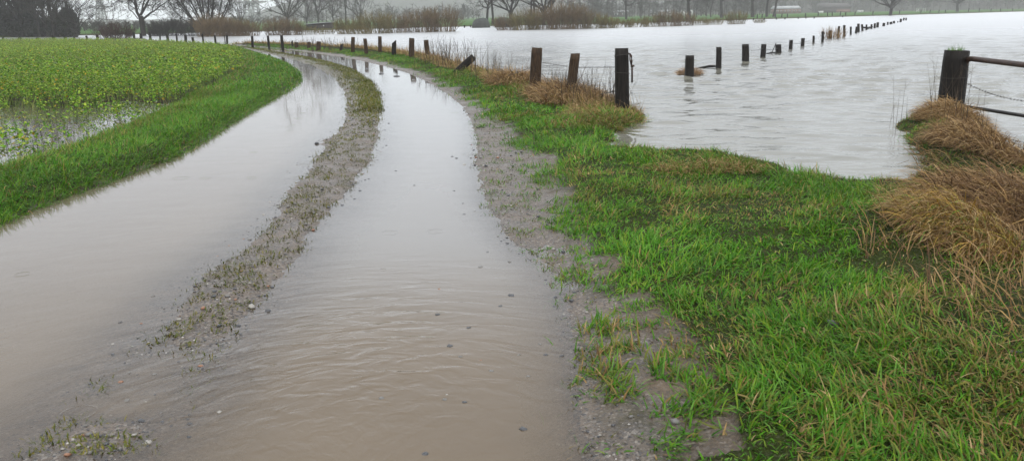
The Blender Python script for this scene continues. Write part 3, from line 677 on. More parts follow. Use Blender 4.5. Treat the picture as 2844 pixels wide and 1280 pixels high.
# ------------------------------------------------------------------ crop field
def leaves(P, az, Ln, wd, tilt, c, rr=rs):
    """kite-shaped folded leaves"""
    n = len(P); d = np.stack([np.cos(az) * np.cos(tilt), np.sin(az) * np.cos(tilt), np.sin(tilt)], 1)
    s = np.stack([-np.sin(az), np.cos(az), rr.normal(0, 0.35, n)], 1)
    p1 = P + d * (Ln * 0.45)[:, None]; dr = np.array([0, 0, -1.0]) * (Ln * 0.22)[:, None]
    V = np.stack([P, p1 + s * wd[:, None] * 0.5 + dr * 0.1, P + d * Ln[:, None] + dr, p1 - s * wd[:, None] * 0.5 + dr * 0.1], 1).reshape(-1, 3)
    b = (np.arange(n) * 4)[:, None]
    T = np.concatenate([np.concatenate([b, b + 1, b + 2], 1), np.concatenate([b, b + 2, b + 3], 1)])
    C = np.stack([c * 0.85, c, c * 1.1, c], 1).reshape(-1, 3)
    return V, np.zeros((0, 4), int), T, C
CROPC = [(0.12, 0.26, 0.012), (0.16, 0.30, 0.02), (0.065, 0.17, 0.01), (0.24, 0.36, 0.05), (0.26, 0.34, 0.04), (0.045, 0.125, 0.01)]
crop = Acc()
for (n, y0, y1, a, sc, nl) in ((5600, 9, 24, 0.6, 0.55, 14), (22000, 24, 105, 1.1, 0.85, 7)):
    X, Y = sample(n * 3, y0, y1, a)
    far_lim = np.interp(X, [-110, -60, -46, -38, -28, -21.5, -16, 0], [109, 101, 95, 90, 74, 64, 57, 0])
    f = fbm(X * 0.8, Y * 0.8, 151); f2 = fbm(X * 2.5, Y * 2.5, 153)
    k = (X < xFD(Y) - 0.1 + 0.5 * (f2 - 0.5)) & (Y < far_lim)
    wet = 1 - ss(14, 21, Y + 0.25 * (X + 8))
    k &= rs.rand(len(X)) < np.where(wet > 0.5, 0.05 + 0.5 * ss(0.42, 0.62, f), 0.75 + 0.25 * ss(0.4, 0.6, f))
    X, Y, wet, f = X[k], Y[k], wet[k], f[k]; n = len(X); Z = terrain(X, Y)
    hp = (0.26 + 0.24 * rs.rand(n) - 0.12 * ss(40, 75, Y)) * np.where(wet > 0.5, 0.75, 1.0) * (0.8 + 0.4 * f)
    print('crop plants', n)
    # stems
    az = rs.rand(n) * 6.283
    sc_ = np.where((rs.rand(n) < 0.55 * wet + 0.12)[:, None], np.array([0.012, 0.012, 0.008]), np.array([0.16, 0.21, 0.07]))
    crop.add(blades(np.stack([X, Y, Z - 0.02], 1), az, hp * 1.05, np.full(n, 0.016 * sc), np.radians(rs.uniform(70, 95, n)), np.radians(rs.uniform(-5, 25, n)), sc_, sc_ * 1.2, 2))
    for j in range(nl):
        zz = hp * (0.35 + 0.65 * rs.rand(n))
        rad = rs.rand(n) * 0.07; t = rs.rand(n) * 6.283
        P = np.stack([X + rad * np.cos(t), Y + rad * np.sin(t), Z + zz], 1)
        c = mixc(CROPC, n) * (0.75 + 0.5 * fbm(X * 0.25, Y * 0.25, 155))[:, None]
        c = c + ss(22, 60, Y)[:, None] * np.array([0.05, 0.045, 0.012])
        yl = rs.rand(n) < np.where(Y < 40, 0.04, 0.025); c = np.where(yl[:, None], np.array([0.42, 0.31, 0.03]) * rs.uniform(0.6, 1.1, n)[:, None], c)
        c = np.where((rs.rand(n) < 0.03)[:, None], np.array([0.2, 0.22, 0.14]), c)
        ll = rs.uniform(0.05, 0.13, n) * sc * np.where(yl, 1.2, 1.0)
        crop.add(leaves(P, t + rs.normal(0, 0.6, n), ll, ll * rs.uniform(0.45, 0.8, n), np.radians(rs.uniform(-30, 50, n)), c))
X, Y = sample(46000, 17, 100, 0.9)
far_lim = np.interp(X, [-110, -60, -46, -38, -28, -21.5, -16, 0], [109, 101, 95, 90, 74, 64, 57, 0])
k = (X < xFD(Y) - 0.3) & (Y < far_lim); X, Y = X[k], Y[k]; n = len(X); Z = terrain(X, Y); print('stalks', n)
c = mixc([(0.22, 0.29, 0.06), (0.15, 0.24, 0.03), (0.30, 0.33, 0.10)], n)
crop.add(blades(np.stack([X, Y, Z], 1), rs.rand(n) * 6.28, rs.uniform(0.28, 0.52, n) - 0.1 * ss(40, 75, Y), 0.004 + 0.00035 * Y, np.radians(rs.uniform(55, 95, n)), np.radians(rs.uniform(0, 60, n)), c * 0.9, c, 2))
cropo = obj('crop_plants', crop.mesh('crop_plants'), M_CROP); tag(cropo, 'leafy green manure crop with yellowing leaves covering the field', None, None, 'stuff')

# ------------------------------------------------------------------ gravel and stones
def stone_mesh(seed):
    r = np.random.RandomState(seed); t = (1 + 5 ** 0.5) / 2
    v = np.array([(-1, t, 0), (1, t, 0), (-1, -t, 0), (1, -t, 0), (0, -1, t), (0, 1, t), (0, -1, -t), (0, 1, -t), (t, 0, -1), (t, 0, 1), (-t, 0, -1), (-t, 0, 1)], float)
    v /= np.linalg.norm(v[0]); v *= r.uniform(0.72, 1.12, (12, 1)); v *= np.array([1, r.uniform(0.65, 1), r.uniform(0.4, 0.65)]) * 0.5
    f = np.array([(0, 11, 5), (0, 5, 1), (0, 1, 7), (0, 7, 10), (0, 10, 11), (1, 5, 9), (5, 11, 4), (11, 10, 2), (10, 7, 6), (7, 1, 8), (3, 9, 4), (3, 4, 2), (3, 2, 6), (3, 6, 8), (3, 8, 9), (4, 9, 5), (2, 4, 11), (6, 2, 10), (8, 6, 7), (9, 8, 1)])
    return v, f
SV = [stone_mesh(i) for i in range(8)]
def track_points(n, y0, y1, a):
    X, Y = sample(n, y0, y1, a)
    ml, mr, rg, vr = xML(Y), xMR(Y), xRG(Y), xVR(Y)
    m = np.minimum(X - ml, mr - X); f = fbm(X * 3, Y * 3, 161)
    d = ss(-0.25, 0.05, m) + ss(-0.45, 0.1, X - rg) * (1 - ss(0, 0.35, X - vr)) * 1.0
    d = d * (0.25 + 0.9 * ss(0.4, 0.62, f))
    k = rs.rand(n) < d
    X, Y = X[k], Y[k]; Z = terrain(X, Y); k = Z > -0.035
    return X[k], Y[k], Z[k]
X, Y, Z = track_points(90000, 2.6, 30, 1.5)
sel = rs.permutation(len(X))[:12000]; X, Y, Z = X[sel], Y[sel], Z[sel]; n = len(X)
sz = 0.005 + 0.014 * rs.rand(n) ** 3 + 0.0005 * Y
GV = []; GF = []; GC = []; o_ = 0
cc = mixc([(0.05, 0.05, 0.055), (0.13, 0.12, 0.11), (0.1, 0.085, 0.07), (0.22, 0.2, 0.18), (0.4, 0.38, 0.35), (0.22, 0.12, 0.07)], n, [0.42, 0.28, 0.18, 0.07, 0.03, 0.02])
for j in range(8):
    q = np.arange(n) % 8 == j; v, f = SV[j]; k = q.sum()
    a = rs.rand(k) * 6.28; ca, sa = np.cos(a)[:, None], np.sin(a)[:, None]
    vx = v[None, :, 0] * ca - v[None, :, 1] * sa; vy = v[None, :, 0] * sa + v[None, :, 1] * ca
    s_ = sz[q][:, None]
    GV.append(np.stack([vx * s_ + X[q][:, None], vy * s_ + Y[q][:, None], v[None, :, 2] * s_ + np.where(Z[q][:, None] > -0.9 * s_, np.maximum(Z[q][:, None], -0.15 * s_), Z[q][:, None]) + s_ * 0.08], -1).reshape(-1, 3))
    GF.append((f[None] + (np.arange(k) * 12)[:, None, None]).reshape(-1, 3) + o_); o_ += k * 12
    GC.append(np.repeat(cc[q], 12, 0))
M_GRAVEL, _nt, _o = mat('gravel_stones')
_a = N(_nt, 'ShaderNodeAttribute', attribute_name='Col'); _p = N(_nt, 'ShaderNodeBsdfPrincipled', Roughness=0.32); L(_nt, _a.outputs['Color'], _p.inputs['Base Color']); L(_nt, _p.outputs[0], _o.inputs[0])
gravel = obj('gravel', mesh_np('gravel', np.concatenate(GV), np.concatenate(GF), 3, np.concatenate(GC), False), M_GRAVEL, track); gravel['kind'] = 'stuff'; gravel['label'] = 'fine mixed grey gravel scattered over the track'
SM = {}
for j in range(8):
    for mi in range(4):
        me = mesh_np('stone', SV[j][0], SV[j][1], 3, None, False); me.materials.append(M_STONE[mi]); SM[j, mi] = me
def stone(x, y, z, s, mi, j=None):
    o = bpy.data.objects.new('stone', SM[random.randrange(8) if j is None else j, mi]); COL.objects.link(o); o.parent = track
    o.location = (x, y, z); o.scale = (s, s, s); o.rotation_euler = (random.uniform(-.3, .3), random.uniform(-.3, .3), random.uniform(0, 6.28))
for (a, b, w_, mi) in ((1060, 1105, 22, 1), (1250, 960, 26, 0), (1280, 990, 18, 1), (1335, 1000, 10, 3), (1240, 1095, 14, 2), (1236, 1108, 24, 1), (1290, 1115, 26, 0), (1455, 1190, 34, 0), (1300, 910, 22, 0), (1215, 873, 22, 0), (1390, 850, 20, 0), (1420, 820, 40, 0),
                       (1335, 742, 20, 1), (1220, 802, 14, 3), (1565, 872, 12, 2), (1630, 873, 12, 2), (1745, 912, 20, 2), (1875, 1192, 30, 1), (2310, 938, 40, 0), (188, 1270, 28, 3), (700, 855, 30, 2), (745, 862, 24, 0), (738, 820, 16, 0), (755, 798, 14, 0), (655, 840, 12, 3),
                       (745, 797, 10, 3), (870, 640, 14, 3), (950, 570, 14, 0), (1000, 530, 14, 0), (985, 552, 12, 0), (1025, 497, 10, 0), (990, 505, 10, 2), (1100, 475, 12, 0), (1150, 515, 10, 0), (1355, 700, 12, 0), (1290, 595, 14, 0), (1260, 530, 14, 0), (1285, 565, 10, 0), (1255, 435, 12, 0), (1268, 440, 12, 0),
                       (880, 400, 16, 0), (896, 428, 12, 0), (860, 436, 10, 0), (912, 440, 12, 0), (1440, 985, 16, 1), (1500, 955, 20, 1), (1515, 985, 18, 0), (1465, 1045, 22, 1), (1365, 1030, 20, 1), (1180, 1260, 26, 0), (220, 1240, 22, 2), (205, 1225, 20, 2), (175, 1250, 16, 2), (230, 1210, 16, 3), (250, 1262, 18, 1),
                       (1060, 206, 22, 0), (1100, 213, 22, 0), (1150, 222, 16, 1), (1020, 192, 14, 0), (430, 1095, 14, 0), (405, 1115, 10, 2), (380, 1040, 10, 0), (2815, 1020, 40, 0)):
    g = G(a, b); z = float(terrain(np.array([g[0]]), np.array([g[1]]))[0]); s = w_ * math.hypot(g[1], CZ) / FPX
    stone(g[0], g[1], max(z, -s * 0.22) + s * 0.12, s, mi)
X, Y, Z = track_points(9000, 3, 16, 1.2)
sel = rs.permutation(len(X))[:225]
for i in sel:
    s = random.uniform(0.012, 0.034) * (1 + 0.05 * Y[i]); stone(X[i], Y[i], (max(Z[i], -0.2 * s) if Z[i] > -s else Z[i]) + s * 0.12, s, random.choices((0, 1, 2, 3), (5, 3, 1.4, 0.6))[0])
# ------------------------------------------------------------------ posts
def post_mesh(w, d, h, kind, seed, slant=0.0, bury=0.5, rough=1.0):
    """a weathered post standing on z=0: rounded outline, uneven faces, chipped top"""
    r = np.random.RandomState(seed); n = 16; rings = 9
    ang = np.arange(n) * 2 * math.pi / n + 0.2
    e = 1.0 if kind == 'round' else 0.42
    ox = np.sign(np.cos(ang)) * np.abs(np.cos(ang)) ** e * w / 2; oy = np.sign(np.sin(ang)) * np.abs(np.sin(ang)) ** e * d / 2
    groove = 1 - 0.07 * rough * r.rand(n)
    zs = np.concatenate([[-bury], np.linspace(0.0, h, rings - 1)])
    V = []
    for i, z in enumerate(zs):
        t = max(0, z / h); k = groove * (1 + 0.03 * rough * (r.rand(n) - 0.5)) * (1.04 - 0.06 * t)
        if i == rings - 1: k = k * 0.965
        zz = np.full(n, z)
        if i >= rings - 2: zz = zz + slant * ox / (w / 2) * (h * 0.5) * (1 if i == rings - 1 else 0.4) + (r.rand(n) - 0.5) * 0.018 * rough
        V.append(np.stack([ox * k + 0.006 * rough * math.sin(3 * t + seed), oy * k, zz], 1))
    top = V[-1].mean(0) + np.array([0, 0, 0.004]); V = np.concatenate(V + [top[None]])
    f4 = [(i * n + j, i * n + (j + 1) % n, (i + 1) * n + (j + 1) % n, (i + 1) * n + j) for i in range(rings - 1) for j in range(n)]
    t = len(V) - 1; b = (rings - 1) * n
    f3 = [(b + j, b + (j + 1) % n, t) for j in range(n)]
    return mesh_np('post', V, [(np.array(f4), 4), (np.array(f3), 3)], 0, None, False)
def tz(x, y): return float(terrain(np.array([float(x)]), np.array([float(y)]))[0])
def place_post(xt, yt, xb, yb, wpx, label, group, mtl, Y=None, zb=None, kind='square', slant=0.0, seed=0, name='fence_post', rough=1.0, depth=1.0):
    """top and foot of a post seen at (xt,yt) and (xb,yb); Y its distance"""
    if Y is None:
        Y = G(xb, yb, 0.0 if zb is None else zb)[1]
    T = atY(xt, yt, Y); B = atY(xb, yb, Y)
    z0 = tz(B[0], Y) if zb is None else zb
    B = B if abs(B[2] - z0) < 0.02 else B + (T - B) * (z0 - B[2]) / (T[2] - B[2])
    d = T - B; h = float(np.linalg.norm(d)); w = wpx * math.hypot(Y, CZ) / FPX
    o = obj(name, post_mesh(w, w * depth, h, kind, seed, slant, rough=rough), mtl, None, tuple(B))
    q = Vector(d).to_track_quat('Z', 'Y'); 
    o.rotation_mode = 'QUATERNION'
    o.rotation_quaternion = Vector((0, 0, 1)).rotation_difference(Vector(d).normalized())
    tag(o, label, 'post', group)
    return o, B, T, w
GA1, GA2, GA3 = 'old posts on the bank beside the track', 'posts of the flooded meadow fence', 'fence posts on the far bank'
pm, Bm, Tm, wm = place_post(1727, 135, 1727, 321, 37, 'tall dark square post with a rusty latch at the gateway', GA1, M_WOOD_DK, kind='square', seed=1, rough=0.6, Y=13.9)
p2, B2, T2, w2 = place_post(1599, 150, 1588, 232, 27, 'brown squared post leaning right, next to the tall dark post', GA1, M_WOOD_BR, Y=16.4, seed=2, slant=0.03)
p3, B3, T3, w3 = place_post(1492, 134, 1487, 232, 31, 'thick brown post with a rounded top, left of the leaning brown post', GA1, M_WOOD_BR, Y=17.6, seed=3)
p4, B4, T4, w4 = place_post(1316, 158, 1282, 190, 20, 'short post fallen over at an angle among bare stalks', GA1, M_WOOD_DK, Y=25.0, seed=4)
A = [(1183, 112, 1190, 160, 13, 'brown post leaning left beside the bare stalks', 0, 1), (1143, 107, 1143, 157, 15, 'broad upright brown post, second to the left of the bare stalks', 0, 1),
     (1094, 117, 1094, 150, 12, 'dark post with its top cut at a slant', 0.28, 0), (1055, 102, 1055, 143, 10, 'tall narrow post just left of the slant-topped one', 0, 1),
     (1014, 108, 1017, 145, 10, 'brown post leaning left, two left of the slant-topped one', 0, 1), (981, 104, 980, 141, 10, 'upright post, third to the left of the slant-topped one', 0, 1),
     (949, 124, 947, 137, 7, 'low broken stump with a dark chipped top', 0.2, 0), (885, 116, 885, 135, 11, 'short thick post, first left of the chipped stump', 0, 1),
     (858, 117, 858, 131, 9, 'short thick post, second left of the chipped stump', 0, 1), (823, 118, 823, 129, 10, 'stubby post half sunk in straw beside a thin stub', 0, 1),
     (812, 114, 812, 127, 4, 'thin dark stub at the bend of the track', 0.1, 0), (782, 99, 785, 133, 7.5, 'tall dark post standing alone at the bend of the track', 0, 0),
     (744, 100, 747, 127, 6, 'slim dark post rising from an orange straw tuft', 0, 0), (700, 101, 702, 127, 6.5, 'slim post just left of the one in the orange straw tuft', 0, 0), (630, 98, 631, 124, 5, 'slim post where the track goes behind the crop', 0, 0)]
for i, (xt, yt, xb, yb, wp, lab, sl, br) in enumerate(A):
    place_post(xt, yt, xb, yb, wp, lab, GA1, M_WOOD_BR if br else M_WOOD_DK, zb=None, Y=G(xb, yb, 0.16)[1], slant=sl, seed=10 + i)
place_post(623, 99, 626, 124, 2.2, 'thin stake beside the slim post behind the crop corner', GA1, M_WOOD_DK, Y=66, seed=30)
FLX = [-21.0, -28, -37.5, -45.5, -59.5]; FLY = [65.2, 75.5, 91.2, 96.3, 102.3]
FP = [(596, 99, 5), (562, 95, 4.5), (535, 104, 6), (514, 97, 6.5), (489, 93, 4.5), (463, 96, 6.5), (444, 100, 4), (416, 90, 6), (391, 93, 7), (371, 90, 6), (269.5, 97, 5.5), (239.5, 100, 5), (206, 102, 5), (180, 100, 6), (147, 98, 7), (103, 105, 7), (54, 105, 8), (8, 105, 5)]
ORD = ['first', 'second', 'third', 'fourth', 'fifth', 'sixth', 'seventh', 'eighth', 'ninth', 'tenth', 'eleventh', 'twelfth', 'thirteenth', 'fourteenth', 'fifteenth', 'sixteenth', 'seventeenth', 'eighteenth', 'nineteenth', 'twentieth',
       'twenty-first', 'twenty-second', 'twenty-third', 'twenty-fourth', 'twenty-fifth', 'twenty-sixth', 'twenty-seventh', 'twenty-eighth', 'twenty-ninth']
for i, (x, yt, wp) in enumerate(FP):
    dr = ray(x, yt); sl = dr[0] / dr[1]                    # cross the fence line
    ys = np.linspace(60, 103, 400); xs = np.interp(-ys, [-v for v in FLY][::-1], FLX[::-1]); Y = ys[np.argmin(np.abs(xs - sl * ys))]
    side = 'right of the red-brown bush' if i < 10 else 'left of the red-brown bush'
    k = 9 - i if i < 10 else i - 10
    T = atY(x, yt, Y); B = np.array([T[0] + random.uniform(-.06, .06), Y + random.uniform(-.05, .05), 0.0]); w = wp * Y / FPX
    o = obj('fence_post', post_mesh(w, w, max(0.2, T[2] + 0.05), 'square', 40 + i), M_WOOD_DK, None, (B[0], B[1], -0.05))
    o.rotation_euler = (0, (T[0] - B[0]) / max(T[2], .3), 0)
    tag(o, f'{ORD[k]} dark post {side} at the back of the crop', 'post', 'posts along the back of the crop field')

B_ = [(1915, 155, 1915, 212, 23), (1996, 132, 1996, 190, 14), (2070, 124, 2070, 171, 18), (2122, 123.6, 2118, 159, 13), (2162, 124, 2162, 147, 14.5), (2197.5, 112, 2196, 136.5, 9), (2230, 107, 2229, 129, 9), (2259.5, 100, 2259.5, 121.6, 5.5), (2285, 88, 2284, 117.6, 6),
      (2306, 85.5, 2306, 108, 7), (2331, 73.7, 2327, 105, 5.5), (2345, 71, 2345, 101, 6), (2363, 75, 2363, 97, 4.5), (2379, 75, 2377, 93, 5), (2384, 66.7, 2384, 90, 6), (2394, 68.5, 2395, 87, 5), (2407, 69, 2406, 84, 4), (2421, 68.5, 2420, 81, 4.5), (2430, 65.6, 2429, 79, 5), (2438, 63, 2437, 77, 6),
      (2455, 64.6, 2454, 73.7, 6), (2466, 62, 2465, 70, 4), (2473, 62, 2473, 68.7, 4), (2477, 61, 2477, 68, 2.5), (2483, 59, 2483, 66, 5), (2494, 59.6, 2493, 63.5, 2.5), (2502, 53, 2501, 62.7, 5), (2511, 50.5, 2509, 58, 4), (2517, 50.5, 2516, 57.7, 3.5)]
wl = {0: 'nearest dark flooded post, thick, with orange straw at its foot', 1: 'tall notched post in the flood, second in the receding row', 2: 'thickest square post in the flood, third in the receding row'}
BW = []
for i, (xt, yt, xb, yb, wp) in enumerate(B_):
    o, b0, t0, w = place_post(xt, yt, xb, yb, wp, wl.get(i, f'dark post in the flood, {ORD[i]} in the receding row from the strawed post'), GA2, M_WOOD_DK, zb=0.0, seed=80 + i, rough=0.9)
    BW.append((b0, t0))
# far-bank posts
fb = [(2236, 38, 52), (2272, 34, 50), (2299, 35, 50), (2312, 35, 52), (2334, 32, 51), (2348, 35, 46), (2373, 33, 42), (2426, 31, 39), (2498, 29, 37), (2556, 29, 36), (2583, 28, 35), (2608, 28, 34), (2626, 28, 33), (2689, 23, 33), (2721, 23, 32), (2752, 25, 31), (2780, 24, 31), (2815, 24, 30),
      (2171, 41, 50), (2188, 40, 51), (2154, 43, 51), (2118, 41, 49), (2105, 43, 50)]
fb.sort()
for i, (x, yt, yb) in enumerate(fb):
    Y = float(np.interp(x, [2100, 2300, 2500, 2844], [190, 215, 236, 288])); T = atY(x, yt, Y); B = atY(x - random.uniform(-1, 2.5), yb, Y); z0 = tz(B[0], Y)
    h = max(0.8, T[2] - z0)
    o = obj('fence_post', post_mesh(0.2, 0.2, h, 'square', 120 + i), M_WOOD_DK, None, (B[0], Y, z0))
    o.rotation_euler = (0, random.uniform(-0.02, 0.16), 0); tag(o, f'thin post on the far bank, {ORD[i]} from the left', 'post', GA3)
fb2 = [(1290, 78), (1307, 77), (1332, 76), (1358, 75), (1685, 70), (1915, 62), (1940, 61), (2092, 57.5), (2122, 56.5), (2156, 55.5), (2180, 55), (2217, 53.5), (2238, 52.5), (2261, 52.5), (2340, 49)]
for i, (x, yb) in enumerate(fb2):
    g = G(x, yb); o = obj('fence_post', post_mesh(0.2, 0.2, 0.42, 'square', 150 + i), M_WOOD_DK, None, (g[0], g[1], 0)); o.rotation_euler = (0, random.uniform(-.1, .2), 0)
    tag(o, f'short drowned post near the far bank, {ORD[i]} from the left', 'post', 'drowned posts near the far bank')

# latch and wire on the tall gateway post
mb = MB()
for zz, tl in ((0.86, 0.02), (0.58, -0.02)):
    t = np.linspace(0, 2 * math.pi, 25); k = 0.56 * wm
    c_, s_ = np.cos(t), np.sin(t)
    mb = MB(); mb.tube(np.stack([np.sign(c_) * np.abs(c_) ** 0.45 * k, np.sign(s_) * np.abs(s_) ** 0.45 * k, zz + tl * c_], 1), 0.0035, 5, False)
    obj('wire_wrap', mb.mesh('wire_wrap'), M_WIRE, pm)
mb = MB(); hx = wm * 0.5
mb.tube([(hx - 0.01, -0.05, 0.87), (hx + 0.018, -0.05, 0.865), (hx + 0.036, -0.05, 0.83), (hx + 0.042, -0.05, 0.76), (hx + 0.034, -0.05, 0.69)], [0.012, 0.014, 0.017, 0.017, 0.013], 6)
mb.tube([(hx + 0.012, -0.05, 0.86), (hx + 0.014, -0.05, 0.78), (hx + 0.03, -0.05, 0.70)], 0.010, 6)
mb.box((hx + 0.048, -0.05, 0.56), (0.028, 0.012, 0.28)); mb.box((hx + 0.055, -0.055, 0.68), (0.06, 0.02, 0.028))
obj('latch', mb.mesh('latch', False), M_RUST, pm)

# ------------------------------------------------------------------ gate post and steel gate at the right
g0 = atY(2632, 350, 12.35); gt = atY(2659, 141, 12.35)
gw = 67 * math.hypot(12.35, CZ) / FPX
gz = tz(g0[0], 12.35); B = g0 + (gt - g0) * ((gz - 0.02) - g0[2]) / (gt[2] - g0[2]); dvec = gt - B; gh = float(np.linalg.norm(dvec))
gp = obj('gate_post', post_mesh(gw, gw, gh, 'round', 77, 0, 0.5, 0.5), M_WOOD_DK, None, tuple(B))
gp.rotation_mode = 'QUATERNION'; gp.rotation_quaternion = Vector((0, 0, 1)).rotation_difference(Vector(dvec).normalized())
tag(gp, 'thick black round gate post leaning right with grass on top', 'post', None)
a = Acc(); n = 70; t = rs.rand(n) * 6.28; r = np.sqrt(rs.rand(n)) * gw * 0.36
a.add(blades(np.stack([r * np.cos(t) - gw * 0.12, r * np.sin(t), np.full(n, gh - 0.005)], 1), rs.rand(n) * 6.28, rs.uniform(0.03, 0.12, n), np.full(n, 0.006), np.radians(rs.uniform(40, 95, n)), np.radians(rs.uniform(0, 80, n)), mixc(GREEN, n), mixc(GREEN, n), 3))
obj('moss_tuft', a.mesh('moss_tuft'), M_GRASS, gp)
mb = MB(); t = np.linspace(0, 2 * math.pi, 25)
mb.tube(np.stack([np.cos(t) * gw * 0.515, np.sin(t) * gw * 0.515, gh * 0.62 + 0.01 * np.cos(t)], 1), 0.003, 5, False)
obj('wire_wrap', mb.mesh('wire_wrap'), M_WIRE, gp); mb = MB()
mb.tube(np.stack([np.cos(t) * gw * 0.52, np.sin(t) * gw * 0.52, gh * 0.30 + 0.012 * np.cos(t)], 1), 0.003, 5, False)
obj('wire_wrap', mb.mesh('wire_wrap'), M_WIRE, gp)
gate = empty('steel_gate', (6.5, 12.3, 0)); tag(gate, 'rusty tubular steel gate swung open beside the leaning gate post', 'gate')
def gl(p): return np.array(p) - np.array([6.5, 12.3, 0])
R1 = atY(2690, 163, 12.2); R2 = atY(2844, 181, 10.85); dd = (R2 - R1) / np.linalg.norm(R2 - R1)
top = [R1 + np.array([-0.02, 0.05, -0.16]), R1 + np.array([-0.015, 0.04, -0.06]), R1 + np.array([0.0, 0.0, -0.012]), R1 + dd * 0.08] + [R1 + dd * q for q in (0.6, 1.4, 2.4, 3.6)]
mb = MB(); mb.tube([gl(p) for p in top], 0.036, 10); obj('top_rail', mb.mesh('top_rail'), M_RUST, gate)
S1 = atY(2680, 296, 12.2); S2 = atY(2844, 322, 10.9); d2 = (S2 - S1) / np.linalg.norm(S2 - S1)
mb = MB(); mb.tube([gl(S1 + d2 * q) for q in (-0.1, 0.4, 0.9, 1.6, 2.4, 3.6)], 0.024, 8); obj('lower_rail', mb.mesh('lower_rail'), M_IRON, gate)
mb = MB(); mb.tube([gl(top[0]), gl(top[0] + np.array([-.03, 0, -0.45])), gl(S1 + np.array([0, 0.03, -0.3]))], 0.026, 8); obj('stile', mb.mesh('stile'), M_RUST, gate)
E1, E2 = R1 + dd * 3.6, S1 + d2 * 3.6
mb = MB(); mb.tube([gl(E1), gl(E2), gl(E2 + np.array([0, 0, -0.2]))], 0.03, 8); obj('stile', mb.mesh('stile'), M_RUST, gate)

# ------------------------------------------------------------------ barbed wire
def wire(pts, label, r=0.0028, barb=0.11, sag=0.03, bl=0.02, name='barbed_wire', group='strands of barbed wire'):
    pts = [np.asarray(p, float) for p in pts]; P = []
    for a_, b_ in zip(pts[:-1], pts[1:]):
        m = 14; t = np.linspace(0, 1, m, endpoint=False)[:, None]
        P.append(a_ + (b_ - a_) * t + np.array([0, 0, -1]) * sag * 4 * t * (1 - t))
    P = np.concatenate(P + [pts[-1][None]]); o0 = P[0].copy()
    P = P - o0; mb = MB(); mb.tube(P, r, 5)
    seg = np.linalg.norm(np.diff(P, axis=0), axis=1); cum = np.concatenate([[0], np.cumsum(seg)])
    if barb:
        for s in np.arange(barb * 0.5, cum[-1], barb):
            q = np.array([np.interp(s, cum, P[:, k]) for k in range(3)])
            for _ in range(2):
                v = np.array([random.uniform(-1, 1), random.uniform(-1, 1), random.uniform(-1, 1)]); v *= bl / np.linalg.norm(v)
                mb.tube([q - v, q + v], r * 0.8, 4, False)
            mb.tube([q - np.array([0.004, 0, 0]), q + np.array([0.004, 0, 0])], r * 2.2, 5)
    o = obj(name, mb.mesh(name), M_WIRE, None, tuple(o0)); tag(o, label, 'wire', group); return o
wire([atY(2680, 229, 12.2), atY(2844, 281, 10.3), atY(3300, 420, 7.6)], 'upper barbed wire strand running from the leaning gate post', 0.0026, 0.1, 0.04, 0.02)
wire([atY(2692, 330, 12.2), atY(2844, 396, 10.2), atY(3300, 590, 7.4)], 'lower barbed wire strand above the brown grass at the right edge', 0.0026, 0.11, 0.05, 0.02)
wire([atY(1507, 175, 17.5), atY(1576, 185, 16.4)], 'barbed wire strand between the two brown posts', 0.0028, 0.12, 0.0, 0.02)
wire([atY(1606, 188, 16.3), atY(1710, 187, 13.9)], 'barbed wire strand between leaning brown post and tall dark post', 0.0028, 0.12, 0.0, 0.02)
wire([atY(1476, 188, 17.6), atY(1400, 215, 20.5)], 'barbed wire strand dropping left from the thick brown post', 0.0028, 0.13, 0.0, 0.02)
wire([atY(1710, 253, 13.9), atY(1670, 262, 15.2)], 'short low barbed wire end at the tall dark post', 0.003, 0.1, 0.0, 0.022)
for i in range(2, 8):
    t0, t1 = BW[i][1], BW[i + 1][1]
    wire([t0 - np.array([0, 0, 0.16]), t1 - np.array([0, 0, 0.14])], f'thin wire between flooded posts {ORD[i]} and {ORD[i+1]} of the row', 0.006, 0, 0.05, name='fence_wire', group='wires of the flooded fence')
# drift wood
mb = MB(); q0, q1 = G(1930, 192.5), G(1988, 188.5)
mb.tube([(q0[0], q0[1], 0.0), (0.6 * q0[0] + 0.4 * q1[0], 0.6 * q0[1] + 0.4 * q1[1], 0.03), (0.3 * q0[0] + 0.7 * q1[0], 0.3 * q0[1] + 0.7 * q1[1], 0.05), (q1[0], q1[1], 0.04)], [0.015, 0.035, 0.04, 0.03], 7)
tag(obj('drift_branch', mb.mesh('drift_branch'), M_WOOD_DK), 'dark drift branch floating between the first two flooded posts', 'branch', 'drift wood')
mb = MB(); q0, q1 = G(2128, 152), G(2155, 150)
mb.tube([(q0[0], q0[1], 0.02), (0.5 * (q0[0] + q1[0]), 0.5 * (q0[1] + q1[1]), 0.05), (q1[0], q1[1], 0.03)], [0.02, 0.035, 0.03], 6)
mb.tube([(q0[0] + .15, q0[1], -0.1), (q0[0] + .42, q0[1] + 0.2, 0.42)], 0.014, 5)
tag(obj('drift_branch', mb.mesh('drift_branch'), M_WOOD_DK), 'drift twigs caught against the fifth flooded post', 'branch', 'drift wood')
mb = MB(); q0, q1 = G(2396, 84), G(2422, 80.5)
mb.tube([(q0[0], q0[1], 0.2), (0.5 * (q0[0] + q1[0]), 0.5 * (q0[1] + q1[1]), 0.1), (q1[0], q1[1], 0.15)], [0.07, 0.1, 0.07], 6)
tag(obj('drift_branch', mb.mesh('drift_branch'), M_WOOD_DK), 'drift plank lying across the distant flooded posts', 'branch', 'drift wood')

